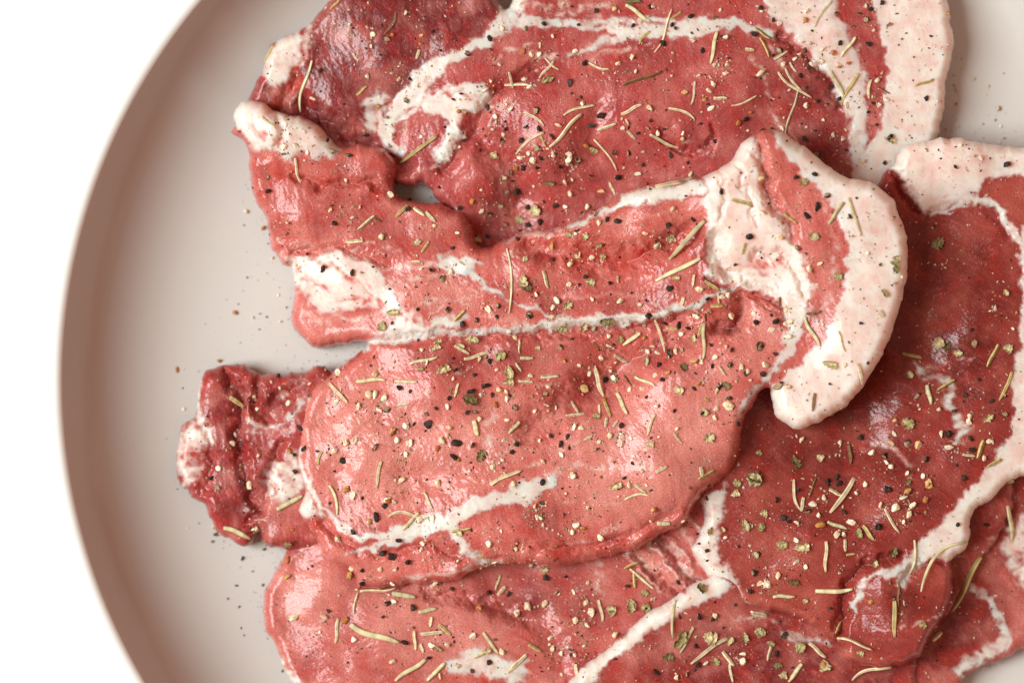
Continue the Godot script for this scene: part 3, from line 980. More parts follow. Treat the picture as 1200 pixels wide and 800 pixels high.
func ball(level: int) -> Array:
	# an icosphere as [points, triangles]
	var g := (1.0 + sqrt(5.0)) / 2.0
	var v := []
	for a in [-1.0, 1.0]:
		for b in [-g, g]:
			v.append(Vector3(0, a, b).normalized())
			v.append(Vector3(a, b, 0).normalized())
			v.append(Vector3(b, 0, a).normalized())
	var f := []
	for i in 12:
		for j in range(i + 1, 12):
			for k in range(j + 1, 12):
				var near: float = 1.06
				if v[i].distance_to(v[j]) < near and v[j].distance_to(v[k]) < near and v[i].distance_to(v[k]) < near:
					f.append([i, j, k] if (v[j] - v[i]).cross(v[k] - v[i]).dot(v[i]) < 0.0 else [i, k, j])
	for n in level:
		var mids := {}
		var g2 := []
		for t in f:
			var m := []
			for e in 3:
				var a: int = mini(t[e], t[(e + 1) % 3])
				var b: int = maxi(t[e], t[(e + 1) % 3])
				var key := Vector2i(a, b)
				if not mids.has(key):
					mids[key] = v.size()
					v.append(((v[a] + v[b]) * 0.5).normalized())
				m.append(mids[key])
			g2.append_array([[t[0], m[0], m[2]], [t[1], m[1], m[0]], [t[2], m[2], m[1]], [m[0], m[1], m[2]]])
		f = g2
	return [v, f]


func chunk(sd: int, shell: Color, core: Color, cuts: int, bumps: float, level := 1) -> ArrayMesh:
	# a cracked grain: a wrinkled ball with planes broken off; broken faces show the core
	var r := RandomNumberGenerator.new()
	r.seed = sd
	var n := FastNoiseLite.new()
	n.seed = sd
	n.frequency = 1.3
	var b := ball(level)
	var planes := []
	for i in cuts:
		planes.append([Vector3(r.randf_range(-1, 1), r.randf_range(-0.6, 1), r.randf_range(-1, 1)).normalized(), r.randf_range(0.15, 0.6)])
	var where := []
	var broken := []
	for p in b[0]:
		var q: Vector3 = p * (1.0 + bumps * n.get_noise_3dv(p * 2.0) + bumps * 0.5 * n.get_noise_3dv(p * 5.0))
		var was := 0
		for pl in planes:
			var over: float = q.dot(pl[0]) - pl[1]
			if over > 0.0:
				q -= pl[0] * over * r.randf_range(0.85, 1.0)
				was = 1
		where.append(q)
		broken.append(was)
	var st := SurfaceTool.new()
	st.begin(Mesh.PRIMITIVE_TRIANGLES)
	for t in b[1]:
		var flat: bool = broken[t[0]] + broken[t[1]] + broken[t[2]] >= 2
		st.set_smooth_group(-1)
		var c := (core if flat else shell) * (0.75 + 0.5 * r.randf())
		for k in t:
			st.set_color(c)
			st.add_vertex(where[k])
	st.generate_normals()
	return st.commit()


func leaf_mesh(sd: int, tone: Color) -> ArrayMesh:
	# a crumpled flake of dried leaf, one unit long, with two faces and an edge between them
	var r := RandomNumberGenerator.new()
	r.seed = sd
	var n := FastNoiseLite.new()
	n.seed = sd
	n.frequency = 1.6
	var nu := 9
	var nv := 6
	var curl := r.randf_range(0.1, 0.5)
	var arch := r.randf_range(-0.25, 0.3)
	var lop := r.randf_range(0.55, 1.0)
	var grid := []
	var tint := []
	for side in 2:
		for i in nu:
			for j in nv:
				var u := float(i) / (nu - 1)
				var v := float(j) / (nv - 1) * 2.0 - 1.0
				var wide := (pow(sin(PI * (0.06 + 0.9 * u * lop)), 0.7)) * 0.5 * (1.0 + 0.8 * n.get_noise_2d(u * 3.0, signf(v) * 4.0))
				var y := curl * v * v * wide * 1.6 + arch * (u - 0.5) * (u - 0.5) * 2.0 + 0.34 * n.get_noise_2d(u * 2.4, v * 2.0 + 9.0)
				grid.append(Vector3(u - 0.5 + 0.2 * n.get_noise_2d(v * 3.0, u * 3.0), y - side * 0.05, v * wide))
				var c := tone * (0.8 + 0.45 * n.get_noise_2d(u * 5.0, v * 5.0) + (0.3 if absf(v) < 0.25 else 0.0))
				tint.append(Color(clampf(c.r, 0, 1), clampf(c.g, 0, 1), clampf(c.b, 0, 1)))
	var st := SurfaceTool.new()
	st.begin(Mesh.PRIMITIVE_TRIANGLES)
	st.set_smooth_group(-1)
	var m := nu * nv
	var tris := []
	for i in nu - 1:
		for j in nv - 1:
			var a := i * nv + j
			tris.append_array([a, a + nv, a + 1, a + 1, a + nv, a + nv + 1, m + a, m + a + 1, m + a + nv, m + a + 1, m + a + nv + 1, m + a + nv])
	for i in nu - 1:
		for j in [0, nv - 1]:
			var a: int = i * nv + j
			tris.append_array([a, m + a, a + nv, a + nv, m + a, m + a + nv] if j == 0 else [a, a + nv, m + a, a + nv, m + a + nv, m + a])
	for k in tris:
		st.set_color(tint[k])
		st.add_vertex(grid[k])
	st.generate_normals()
	return st.commit()


func needle_mesh(a: Vector2, b: Vector2, bend: float, width: float, tone: int, sd: int) -> Array:
	# [mesh, middle]: a dried needle bent along its length: rounded back, a groove between rolled edges, one broken end
	var r := RandomNumberGenerator.new()
	r.seed = sd
	var half := width * 0.5
	var d := b - a
	var side := Vector2(-d.y, d.x).normalized()
	var n := 13
	var wig := r.randf_range(-0.06, 0.06) * d.length()
	var plan := []
	var h := []
	for i in n:
		var t := float(i) / (n - 1)
		var p := a + d * t + side * (bend * 4.0 * t * (1.0 - t) + wig * sin(TAU * t) * 0.5)
		plan.append(p)
		h.append(ground(p))
	var lift := 0.0
	for i in n:
		lift = maxf(lift, h[i] - lerpf(h[0], h[n - 1], float(i) / (n - 1)))
	var stiff := 0.75
	var mid: Vector2 = plan[n / 2]
	var spine := []
	for i in n:
		var t := float(i) / (n - 1)
		var straight := lerpf(h[0], h[n - 1], t) + lift * (1.0 - 0.55 * absf(2.0 * t - 1.0))
		var y := lerpf(h[i], maxf(straight, h[i]), stiff) + half * 0.2 * 0.55
		spine.append(at(plan[i], y) + Vector3(0, 0.00008 * absf(2.0 * t - 1.0), 0))
	var middle: Vector3 = spine[n / 2]
	var tones := [Color(0.82, 0.68, 0.42), Color(0.58, 0.52, 0.30), Color(0.62, 0.48, 0.19), Color(0.26, 0.14, 0.06)]
	var base: Color = tones[tone] * r.randf_range(0.82, 1.12)
	var inner := base * 0.5 if tone != 1 else base * 1.2
	var ring := 10
	var st := SurfaceTool.new()
	st.begin(Mesh.PRIMITIVE_TRIANGLES)
	st.set_smooth_group(0)
	var roll := r.randf_range(-0.9, 0.9)
	for i in n:
		var t := float(i) / (n - 1)
		var fore: Vector3 = (spine[mini(i + 1, n - 1)] - spine[maxi(i - 1, 0)]).normalized()
		var out := fore.cross(Vector3.UP).normalized()
		var up := out.cross(fore).normalized()
		var w := half * U * (1.0 - 0.55 * pow(maxf(0.0, t - 0.55) / 0.45, 2.0)) * (1.0 - 0.25 * pow(1.0 - t, 6.0))
		var shade := 1.0 + 0.14 * sin(t * 17.0 + sd) + 0.1 * sin(t * 41.0 + sd * 3)
		for k in ring:
			var g := TAU * k / ring + roll
			var rad := 1.0
			var groove := absf(wrapf(TAU * k / ring - PI * 0.5, -PI, PI)) < 0.4
			if groove:
				rad = 0.45
			var q: Vector3 = spine[i] + out * cos(g) * w * rad + up * sin(g) * w * 0.72 * rad
			var c := (inner if groove else base) * shade
			st.set_color(Color(clampf(c.r, 0, 1), clampf(c.g, 0, 1), clampf(c.b, 0, 1)))
			st.add_vertex(q - middle)
	for i in n - 1:
		for k in ring:
			var a0 := i * ring + k
			var a1 := i * ring + (k + 1) % ring
			for v in [a0, a1, a0 + ring, a1, a1 + ring, a0 + ring]:
				st.add_index(v)
	for e in [0, n - 1]:
		for k in range(1, ring - 1):
			var o: int = e * ring
			for v in ([o, o + k + 1, o + k] if e == 0 else [o, o + k, o + k + 1]):
				st.add_index(v)
	st.generate_normals()
	return [st.commit(), middle]


func dry(called: String, rough: float) -> StandardMaterial3D:
	var m := StandardMaterial3D.new()
	m.resource_name = called
	m.vertex_color_use_as_albedo = true
	m.roughness = rough
	m.metallic_specular = 0.3
	return m


func build_seasoning() -> void:
	var names := ["corner chop", "dark strip", "bottom left chop", "bottom centre chop", "left chop end", "top chop", "right chop", "middle chop"]
	for i in chops.size():
		chops[i].phrase = names[i]
	needles()
	var shell := dry("dried pepper", 0.5)
	grains(shell)
	leaves(dry("dried herb leaf", 0.7))
	dust(shell)
	settle_labels()


func needles() -> void:
	var m := dry("dried rosemary", 0.55)
	var rows := []
	# x1 y1 x2 y2 bow width tone
	rows += survey("555 205 508 295 0 14 2; 738 280 682 520 14 14 1; 505 545 575 605 0 12 1; 1132 58 1078 158 -14 14 3; 948 442 996 400 0 14 2; 868 -8 825 38 0 13 2; 935 245 958 282 4 7 0", 180, 0, 0.25, 7)
	rows += survey("205 230 190 275 0 16 0; 625 335 645 410 0 14 0; 605 395 735 402 -6 14 0; 835 285 768 365 0 14 0; 795 268 862 325 5 12 0; 1000 292 1095 322 10 12 0; 285 635 110 760 0 19 2; 695 525 790 592 -10 14 0; 1028 490 882 540 10 15 0; 965 535 815 690 0 19 0; 788 622 658 720 14 14 0; 775 635 800 690 0 10 2; 1025 650 1135 800 -12 14 0; 1042 610 1130 578 0 17 0; 770 195 772 225 0 7 0", 440, 0, 0.25, 7)
	rows += survey("135 20 250 98 0 21 1; 352 40 268 245 -12 12 0; 395 50 345 90 0 12 2; 245 145 198 205 8 14 2; 562 150 530 298 0 20 1; 740 130 815 180 0 18 2; 765 175 808 268 -6 16 2; 830 275 895 238 0 16 0; 695 228 738 234 0 18 0; 850 335 1010 455 14 14 0; 885 320 965 425 8 12 0; 905 290 938 335 4 10 0; 945 415 885 630 0 11 0; 120 398 302 335 0 18 3; 112 535 208 490 0 18 0; 335 508 458 560 -15 14 0; 458 380 440 490 -5 12 0; 545 460 610 462 0 20 0; 748 448 630 495 -9 11 0; 248 630 385 690 6 16 0; 140 615 180 650 0 15 0; 1105 0 1020 125 8 12 0", 700, 0, 0.25, 7)
	rows += survey("415 170 345 265 0 18 1; 295 330 360 440 0 18 1; 428 340 350 488 6 15 2; 490 370 480 460 8 15 0; 520 405 578 435 0 10 3; 782 368 695 400 0 17 2", 900, 0, 0.25, 7)
	rows += survey("342 20 368 135 6 14 0; 715 290 635 355 0 16 0; 870 240 815 295 0 18 2; 900 252 950 290 0 20 0; 955 272 1000 320 0 20 0; 582 410 662 410 0 20 0; 712 300 745 320 0 14 3; 970 410 935 465 0 14 2; 890 505 930 508 0 16 0", 260, 180, 0.25, 7)
	rows += survey("375 445 385 750 -18 12 1; 545 550 570 630 0 19 0; 860 130 885 190 0 14 0; 180 735 130 785 0 18 2", 500, 180, 0.25, 7)
	rows += survey("92 240 265 190 8 17 0; 395 292 478 322 -4 16 2; 288 375 148 530 0 22 1; 272 525 95 615 0 20 1; 840 305 780 390 0 21 1; 860 285 908 438 0 14 1; 605 345 655 388 0 14 2; 450 465 440 510 0 12 2; 250 590 240 640 0 12 0; 290 615 345 650 0 16 2; 205 680 200 715 0 16 0; 345 665 350 705 0 12 0; 315 715 365 715 0 16 2; 590 680 590 730 0 9 3; 692 748 752 735 5 14 3", 740, 150, 0.2917, 7)
	rows += survey("335 105 395 220 3 17 1; 462 160 490 240 0 10 0; 535 285 560 370 -4 14 0; 375 400 365 470 0 14 3; 1105 210 1060 300 0 18 2; 1155 320 1105 430 -5 14 2; 825 370 840 445 0 20 1; 935 350 865 390 0 16 2; 1045 585 1018 655 0 21 2; 1110 660 1055 690 0 16 2; 520 605 525 680 -4 16 3; 730 245 810 265 0 14 2; 960 640 1010 648 0 12 0", 840, 340, 0.3, 7)
	rows += survey("302 5 328 125 12 14 0; 390 0 360 75 0 10 3; 538 0 442 135 -6 21 0; 440 45 490 68 0 16 0; 340 75 330 130 0 16 0; 655 118 712 212 4 13 0; 432 170 508 198 0 17 1; 570 185 612 240 0 19 2; 500 238 502 285 0 14 0; 425 245 425 365 0 16 0; 385 440 530 432 6 20 1; 505 300 540 295 0 12 2; 770 240 752 370 -12 13 1; 980 250 793 440 55 14 1; 1145 110 1165 250 -6 19 1; 1040 312 930 525 0 23 2; 690 475 692 618 0 21 2; 703 400 708 500 0 10 3; 220 465 305 462 -3 16 1; 140 528 200 540 0 21 0; 465 605 490 560 0 12 2; 470 625 608 670 -8 14 0; 365 648 432 705 0 17 0; 220 640 202 718 0 13 0; 338 730 285 800 0 19 1; 685 742 535 795 18 13 0; 852 640 890 608 0 24 0", 840, 560, 0.3, 7)
	rows += survey("260 355 348 448 0 18 0; 388 348 525 342 -5 20 1; 570 345 675 350 0 16 1; 640 265 772 232 0 18 1; 895 242 1015 212 0 16 0; 850 180 920 218 0 16 0; 870 355 850 420 0 14 1; 580 460 640 450 0 12 0; 940 530 960 600 0 26 1; 1155 535 1105 590 0 20 1; 230 675 212 738 8 14 2; 1140 260 1165 300 0 18 0; 1155 150 1155 215 0 12 0", 320, 360, 0.25, 7)
	rows += survey("38 238 100 238 0 20 1; 30 345 100 352 0 14 0; 135 325 220 322 0 20 0; 600 120 520 178 0 21 1; 668 60 715 210 -6 15 0; 902 30 905 70 0 10 3; 900 75 890 240 0 18 1; 895 75 870 135 0 20 2; 720 100 775 100 0 16 2; 380 165 415 200 0 12 3; 480 225 545 260 0 18 0; 390 285 430 415 4 23 0; 430 430 460 510 0 17 2; 490 400 538 498 0 22 1; 575 325 665 365 0 16 1; 525 320 560 365 0 12 3; 282 440 312 498 0 14 0; 252 508 340 498 0 14 0; 408 455 410 495 0 14 0; 445 515 435 560 0 16 0; 495 530 470 560 0 14 0; 668 500 632 598 5 14 0; 375 600 335 625 0 14 0; 965 275 998 320 0 14 0; 975 350 950 405 0 16 1; 755 585 795 635 3 10 0; 670 770 722 740 0 17 0; 1165 255 1200 275 0 16 2", 600, 360, 0.25, 7)
	rows += survey("428 80 405 208 4 16 0; 182 195 218 335 -14 16 1; 628 225 668 303 0 15 1; 462 340 600 345 -24 16 0; 605 320 528 402 0 19 1; 940 190 1085 122 -8 21 0; 758 408 850 390 4 19 2; 325 695 492 680 5 14 0; 315 702 298 800 5 15 0; 475 705 585 722 0 30 1; 985 620 962 690 0 12 1; 1010 675 970 715 0 19 0; 600 792 685 775 0 22 1", 340, 520, 0.25, 7)
	rows += survey("250 245 295 275 0 17 2; 410 622 495 575 0 18 1; 228 685 318 722 -6 18 1", 180, 380, 0.35, 7)
	rows += survey("575 185 625 225 0 19 0; 525 260 640 240 -16 12 1; 680 370 742 372 0 26 1; 880 105 890 150 0 20 0; 945 122 870 162 0 18 2; 530 590 610 560 -6 15 2; 555 590 668 685 0 15 1; 575 610 580 680 0 18 2", 600, 520, 0.25, 7)
	rows += survey("340 280 355 365 -3 14 0; 640 275 628 425 8 12 1; 710 385 658 485 0 14 1; 845 428 700 528 6 17 0; 825 480 870 535 0 18 0; 855 520 865 600 4 12 0; 55 495 0 545 0 17 0; 65 455 115 480 0 15 2; 250 530 252 575 0 16 0", 600, 620, 0.3, 7)
	rows += survey("400 375 590 445 8 26 1; 352 352 340 448 0 14 0; 650 400 655 475 0 14 0; 675 412 765 405 0 16 0; 745 375 795 415 0 16 2; 718 345 712 385 0 14 0; 675 450 685 485 0 14 0; 695 510 575 595 0 19 1; 770 525 700 595 0 19 1; 920 405 980 490 0 15 1; 935 480 885 505 0 16 1; 1090 492 1015 565 0 16 0; 750 565 755 590 0 14 0", 290, 620, 0.3, 7)
	var tone := ["straw coloured", "grey green", "olive", "brown"]
	for i in rows.size():
		var f: Array = rows[i]
		var a := Vector2(f[0], f[1])
		var b := Vector2(f[2], f[3])
		var made := needle_mesh(a, b, f[4], maxf(f[5] * 0.9, 2.4), int(f[6]), 100 + i)
		var l := a.distance_to(b)
		var d := (b - a) if b.x > a.x else (a - b)
		var steep := rad_to_deg(atan2(d.y, d.x))
		var tilt := "standing upright" if absf(steep) > 68.0 else "lying level" if absf(steep) < 20.0 else "falling right" if steep > 0.0 else "rising right"
		var word := "%s %s%s rosemary needle %s %s" % ["long" if l > 31.0 else "short" if l < 16.0 else "mid", "curved " if absf(f[4]) > 2.4 else "", tone[int(f[6])], tilt, spot((a + b) * 0.5)]
		place("rosemary_needle", made[0], m, Transform3D(Basis(), made[1]), word, "rosemary needle", "dried rosemary needles scattered over the chops")


var heart := []


func grains(m: StandardMaterial3D) -> void:
	var black := []
	var cream := []
	var amber := []
	# x y radius
	black += survey("265 150 14; 775 332 18; 1090 180 17; 825 707 18; 610 722 13; 810 655 16; 915 730 18; 995 630 14; 1088 545 15; 1185 465 17; 890 487 8; 740 575 6; 695 255 6; 735 45 8; 697 92 6; 615 140 6; 640 68 4; 512 220 6; 658 535 5; 430 460 12; 405 198 3; 175 385 4; 395 325 4; 345 70 3; 545 140 4; 620 245 4; 1060 255 9", 180, 0, 0.25, 3)
	black += survey("265 150 14; 430 250 20; 530 178 21; 705 135 15; 790 110 17; 1037 45 18; 955 110 13; 980 292 17; 912 388 18; 160 370 12; 415 520 17; 360 465 14; 525 500 18; 415 650 14; 325 595 10; 595 662 17; 705 600 15; 750 518 20; 765 605 16; 685 660 18; 490 702 10; 365 705 8; 1015 585 20; 1055 545 22; 1125 712 15; 830 640 16; 690 785 15; 945 750 18; 865 778 16; 1190 715 11; 965 455 10; 968 348 6; 920 437 7; 775 743 12; 610 602 14; 400 440 12; 755 690 14; 305 235 8", 440, 0, 0.25, 3)
	black += survey("248 27 14; 438 75 16; 372 132 14; 352 115 13; 308 200 15; 167 118 15; 557 82 15; 472 138 8; 740 155 19; 765 38 16; 828 95 13; 855 235 18; 980 230 15; 958 350 15; 992 318 13; 1038 470 13; 1078 490 13; 1108 397 17; 1140 455 19; 975 650 22; 1030 720 20; 495 235 16; 278 285 7; 702 555 21; 520 490 9; 255 567 13; 235 600 12; 317 602 10; 345 725 15; 428 755 14; 147 715 13; 190 625 12; 553 660 14; 488 578 12; 778 610 14; 820 600 12; 218 770 15; 985 405 10; 1175 703 14; 1140 200 14; 1008 143 8; 1125 60 9; 1078 90 5; 198 672 8", 700, 0, 0.25, 3)
	black += survey("495 38 18; 433 62 12; 405 122 12; 467 90 18; 480 200 18; 537 12 16; 577 115 16; 618 208 6; 653 152 6; 745 303 4; 752 453 17; 498 482 11; 473 520 11; 485 592 10; 515 580 10; 635 558 6; 683 642 9; 553 757 15; 580 640 18; 743 710 6; 683 710 5; 795 705 6; 612 60 8; 800 790 5; 905 683 8; 878 785 14; 1120 775 22; 1132 330 6; 1092 552 6; 910 475 8; 895 388 6; 1137 637 6; 1175 385 5; 823 468 6; 1040 745 7", 900, 0, 0.25, 3)
	black += survey("215 175 18; 530 325 18; 875 215 17; 878 262 21; 205 417 6; 215 375 6; 88 330 6; 140 158 7; 475 540 20; 608 553 18; 985 543 20; 1038 588 20; 1058 735 17; 705 530 10; 398 468 9; 918 730 10; 963 660 8; 1078 440 14; 575 683 5; 830 708 6; 755 490 8; 215 110 12; 590 10 16; 290 718 5; 103 578 6; 60 703 6; 165 750 6; 195 765 7; 45 742 9; 85 640 3; 155 590 3; 1115 250 14", 260, 180, 0.25, 3)
	black += survey("60 155 14; 375 178 16; 398 88 17; 452 65 16; 427 175 22; 405 125 12; 295 282 15; 475 245 19; 603 242 16; 535 320 19; 478 332 18; 628 60 14; 708 28 19; 895 110 20; 770 102 11; 790 285 19; 840 313 17; 895 315 18; 728 272 10; 595 495 14; 712 612 11; 655 492 8; 745 575 16; 860 610 15; 1135 632 20; 1130 340 14; 1040 760 18; 480 757 16; 333 712 16; 98 735 17; 235 780 14; 430 400 15; 435 355 11; 330 770 10; 285 385 13; 532 712 6; 535 22 14; 515 65 12; 545 225 12; 370 325 13; 250 595 6; 1045 475 5; 500 430 5", 500, 180, 0.25, 3)
	black += survey("650 205 11; 727 195 14; 712 145 5; 775 275 13; 735 325 19; 690 357 19; 658 485 18; 465 437 18; 545 308 8; 892 287 8; 960 250 7; 862 360 12; 518 525 8; 690 508 7; 410 550 12; 385 403 5; 430 187 5; 325 205 5; 728 603 5; 863 438 5; 878 437 5; 988 550 12; 985 750 9; 355 262 14; 147 395 14; 150 648 16; 300 685 12; 495 778 14; 575 775 15; 910 455 4; 937 362 4; 245 370 14; 908 783 8; 1070 395 5; 1062 345 5; 965 470 4; 1010 520 4", 740, 150, 0.2917, 3)
	black += survey("148 125 14; 50 160 12; 162 220 18; 52 235 11; 45 290 15; 175 325 15; 110 320 14; 220 245 13; 222 120 15; 45 420 10; 10 370 13; 552 130 9; 232 372 24; 432 362 9; 345 428 6; 578 283 9; 1010 208 16; 925 470 16; 910 565 17; 1075 430 15; 1127 483 15; 785 412 15; 1030 350 11; 998 580 17; 998 625 16; 820 660 17; 748 602 15; 658 650 14; 563 578 17; 963 735 16; 670 775 16; 975 410 12; 1127 410 10; 470 730 13; 998 155 10; 938 685 8; 1150 745 20; 380 95 9", 840, 340, 0.3, 3)
	black += survey("322 45 17; 478 25 16; 232 85 17; 255 148 22; 280 165 14; 355 130 16; 440 15 18; 500 130 16; 630 195 23; 670 45 16; 940 180 11; 990 190 9; 145 370 14; 135 440 14; 445 508 10; 268 620 18; 240 690 14; 870 722 6; 515 515 7; 85 268 8; 162 295 9; 1060 182 12", 840, 560, 0.3, 3)
	black += survey("415 172 14; 523 238 14; 488 348 15; 472 440 13; 500 418 12; 470 495 14; 207 547 13; 187 515 12; 200 710 9; 173 310 6; 135 420 5; 570 148 9; 30 390 5; 70 557 4; 107 570 4; 285 795 5; 360 760 8; 185 735 6; 345 15 4; 280 60 3; 10 255 5; 90 152 3; 85 215 4", 180, 380, 0.35, 3)
	black += survey("595 378 19; 645 395 11; 533 480 18; 767 478 18; 718 500 15; 728 545 22; 480 655 19; 862 632 23; 850 700 22; 937 648 16; 1120 675 18; 1145 635 15; 910 490 14; 945 490 16; 930 395 19; 835 385 13; 827 425 11; 942 315 15; 998 370 20; 1028 410 14; 1135 468 19; 1015 250 14; 1000 232 12; 855 292 12; 885 80 18; 958 58 15; 555 75 13; 820 12 15; 455 272 8; 470 232 8; 325 720 17; 140 668 15; 1050 45 12; 680 155 10; 285 770 8; 360 655 4", 320, 360, 0.25, 3)
	black += survey("80 35 17; 225 188 17; 385 102 19; 640 40 21; 620 85 13; 712 75 15; 782 85 19; 830 100 17; 740 215 19; 795 200 17; 690 268 18; 700 340 15; 628 420 12; 758 485 15; 1015 270 14; 1022 200 14; 1138 70 18; 1155 185 18; 1168 310 17; 925 180 16; 930 275 15; 1018 112 12; 965 370 14; 895 490 18; 1015 425 13; 510 550 20; 183 600 18; 258 607 17; 228 640 17; 265 660 15; 390 665 15; 23 640 16; 0 675 14; 12 465 14; 155 405 15; 225 530 12; 435 340 18; 1055 545 14; 848 380 14; 280 150 12; 690 260 10", 600, 360, 0.25, 3)
	black += survey("292 418 17; 408 340 20; 445 290 16; 510 452 18; 435 515 19; 478 525 22; 550 552 20; 340 657 18; 755 682 14; 930 700 17; 1028 712 17; 570 770 18; 455 750 15; 365 477 7; 80 590 6; 785 465 7; 690 462 6; 175 788 11; 332 590 15; 1180 180 18; 1180 275 13; 338 253 9; 205 130 8", 340, 520, 0.25, 3)
	black += survey("232 205 10; 140 275 11; 440 490 6; 523 155 13; 560 88 12; 200 540 9; 155 635 20; 250 628 13; 208 700 13; 550 675 19; 783 655 15; 1135 600 15; 912 505 16; 915 545 10; 880 470 9; 915 255 12; 835 200 10; 1120 690 15; 1063 478 8; 870 425 12; 920 195 10; 505 365 6; 1080 288 6; 1155 510 10; 1060 360 8; 630 770 15", 600, 520, 0.25, 3)
	black += survey("730 340 14; 785 350 11; 565 560 16; 230 495 10; 402 505 10; 685 570 10; 725 530 16; 722 457 12; 1070 415 14; 870 295 10; 655 340 10", 600, 620, 0.3, 3)
	black += survey("545 292 15; 530 345 10; 612 442 16; 707 503 13; 315 322 10; 390 525 7; 945 522 14; 875 555 13; 968 432 8; 230 157 5; 105 300 6; 48 228 6; 125 568 7; 67 440 4; 5 175 4; 650 385 8; 50 90 5; 35 55 4; 20 10 4", 290, 620, 0.3, 3)
	black += survey("430 155 6; 412 268 4; 462 268 4; 540 200 5; 580 212 5; 610 308 4; 563 408 7; 655 365 5; 433 437 9; 598 478 4; 557 518 4; 748 418 8; 780 460 4; 728 505 6; 703 545 6; 628 550 4; 738 572 6; 743 640 6; 752 662 5; 598 762 5; 480 375 4; 507 43 6; 478 15 5; 510 100 5; 665 342 9; 768 748 6", 0, 500, 0.375, 3)
	cream += survey("1182 58 14; 1025 158 14; 1020 215 12; 917 110 12; 848 105 9; 1000 353 15; 740 458 14; 1148 368 13; 1145 310 7; 665 345 7; 705 620 8; 665 685 15; 720 713 10; 610 690 15; 1112 627 12; 620 590 9; 540 305 8; 1005 10 6", 180, 0, 0.25, 3)
	cream += survey("593 130 13; 732 252 14; 770 250 16; 830 165 14; 583 298 11; 937 237 14; 758 325 14; 697 370 13; 517 418 15; 395 465 11; 560 543 13; 635 510 17; 615 490 11; 213 635 12; 968 482 13; 857 587 14; 835 725 14; 680 738 15; 715 717 13; 737 750 15; 905 745 20; 905 718 14; 880 15 12; 1122 35 13; 1070 345 8; 1140 298 14; 1160 600 12; 720 405 11; 565 570 8; 548 605 8; 600 630 10; 390 685 10; 540 380 8", 440, 0, 0.25, 3)
	cream += survey("262 27 12; 603 172 14; 548 305 14; 568 305 8; 612 303 14; 605 345 15; 765 343 17; 475 357 16; 543 393 17; 525 425 15; 535 507 16; 245 508 18; 402 625 11; 168 268 15; 180 335 13; 855 108 14; 875 297 14; 770 48 11; 985 490 17; 870 597 12; 985 592 8; 1062 557 10; 1160 650 20; 1115 628 14; 1170 605 10; 1055 230 12; 995 200 13; 928 272 12; 950 250 10; 1058 285 12; 1012 295 14; 283 622 14; 140 572 13; 445 190 15; 885 630 10; 210 200 9; 577 45 11; 880 548 9; 355 247 10; 100 295 11; 1135 300 13; 985 50 14", 700, 0, 0.25, 3)
	cream += survey("465 25 11; 500 137 11; 518 372 13; 530 490 14; 563 465 14; 498 450 11; 375 490 14; 772 205 6; 850 205 6; 993 742 11; 900 680 12; 1117 580 8; 1058 392 9; 1115 657 9; 1032 567 7; 992 610 7; 990 355 8; 1050 430 5; 455 755 12; 800 470 5; 910 405 9; 1105 495 11", 900, 0, 0.25, 3)
	cream += survey("580 125 15; 790 195 18; 507 268 13; 305 325 15; 262 398 12; 645 252 12; 748 390 15; 997 337 11; 98 262 12; 345 520 10; 1105 370 12; 915 415 16; 1073 555 14; 935 540 11; 133 768 9; 260 787 9; 610 300 8; 225 485 9; 250 660 6; 865 660 8", 260, 180, 0.25, 3)
	cream += survey("437 18 14; 495 30 15; 595 8 12; 665 35 16; 365 115 14; 685 118 12; 675 185 13; 503 152 11; 257 268 14; 256 168 8; 995 92 16; 652 245 12; 755 245 15; 715 472 13; 672 517 15; 775 485 13; 668 612 12; 895 590 14; 905 692 16; 775 680 13; 515 658 14; 610 690 20; 590 720 15; 290 730 15; 1018 375 11; 1000 705 13; 1150 265 10; 36 335 10; 925 65 9; 805 325 12; 648 130 12; 700 380 11; 370 625 11; 1140 400 12; 460 495 15; 685 385 9", 500, 180, 0.25, 3)
	cream += survey("510 210 14; 518 345 14; 590 447 16; 748 547 11; 705 565 15; 620 735 14; 630 778 11; 385 672 15; 360 680 12; 270 645 18; 260 755 16; 398 755 14; 485 745 13; 163 328 10; 55 425 11; 100 470 17; 935 505 8; 1040 370 8; 1075 600 8; 240 185 11", 740, 150, 0.2917, 3)
	cream += survey("90 300 11; 185 290 16; 265 75 14; 262 130 14; 208 155 14; 270 180 14; 405 130 8; 270 375 12; 490 292 10; 628 95 14; 610 633 14; 663 672 14; 683 690 14; 805 725 14; 745 715 11; 870 465 10; 880 565 17; 908 615 17; 990 490 13; 988 515 17; 1045 655 12; 1068 590 14; 795 465 7; 485 598 12; 335 582 12; 1090 70 13; 1160 150 8; 695 560 12; 580 755 12; 40 450 18", 840, 340, 0.3, 3)
	cream += survey("310 172 15; 395 142 14; 375 100 14; 545 60 12; 580 25 14; 730 75 15; 765 103 15; 695 115 18; 750 142 14; 727 170 11; 525 172 17; 470 222 15; 495 222 13; 310 328 15; 345 345 11; 195 412 17; 240 380 13; 310 240 13; 130 262 8; 730 487 8; 480 370 9; 1018 632 6; 105 690 12; 640 105 14; 420 75 15", 840, 560, 0.3, 3)
	cream += survey("720 235 14; 740 235 12; 770 245 13; 685 275 12; 612 258 10; 755 287 12; 845 338 14; 815 385 13; 850 398 10; 643 397 13; 605 425 11; 845 435 10; 680 385 9; 667 572 13; 780 587 12; 805 595 10; 615 720 14; 832 520 12; 258 400 10; 210 483 12; 315 540 14; 345 440 8; 342 287 10; 447 262 11; 417 215 9; 87 285 8; 100 690 7; 190 687 9; 340 687 13; 615 162 12; 740 165 13; 330 240 8; 265 370 8", 180, 380, 0.35, 3)
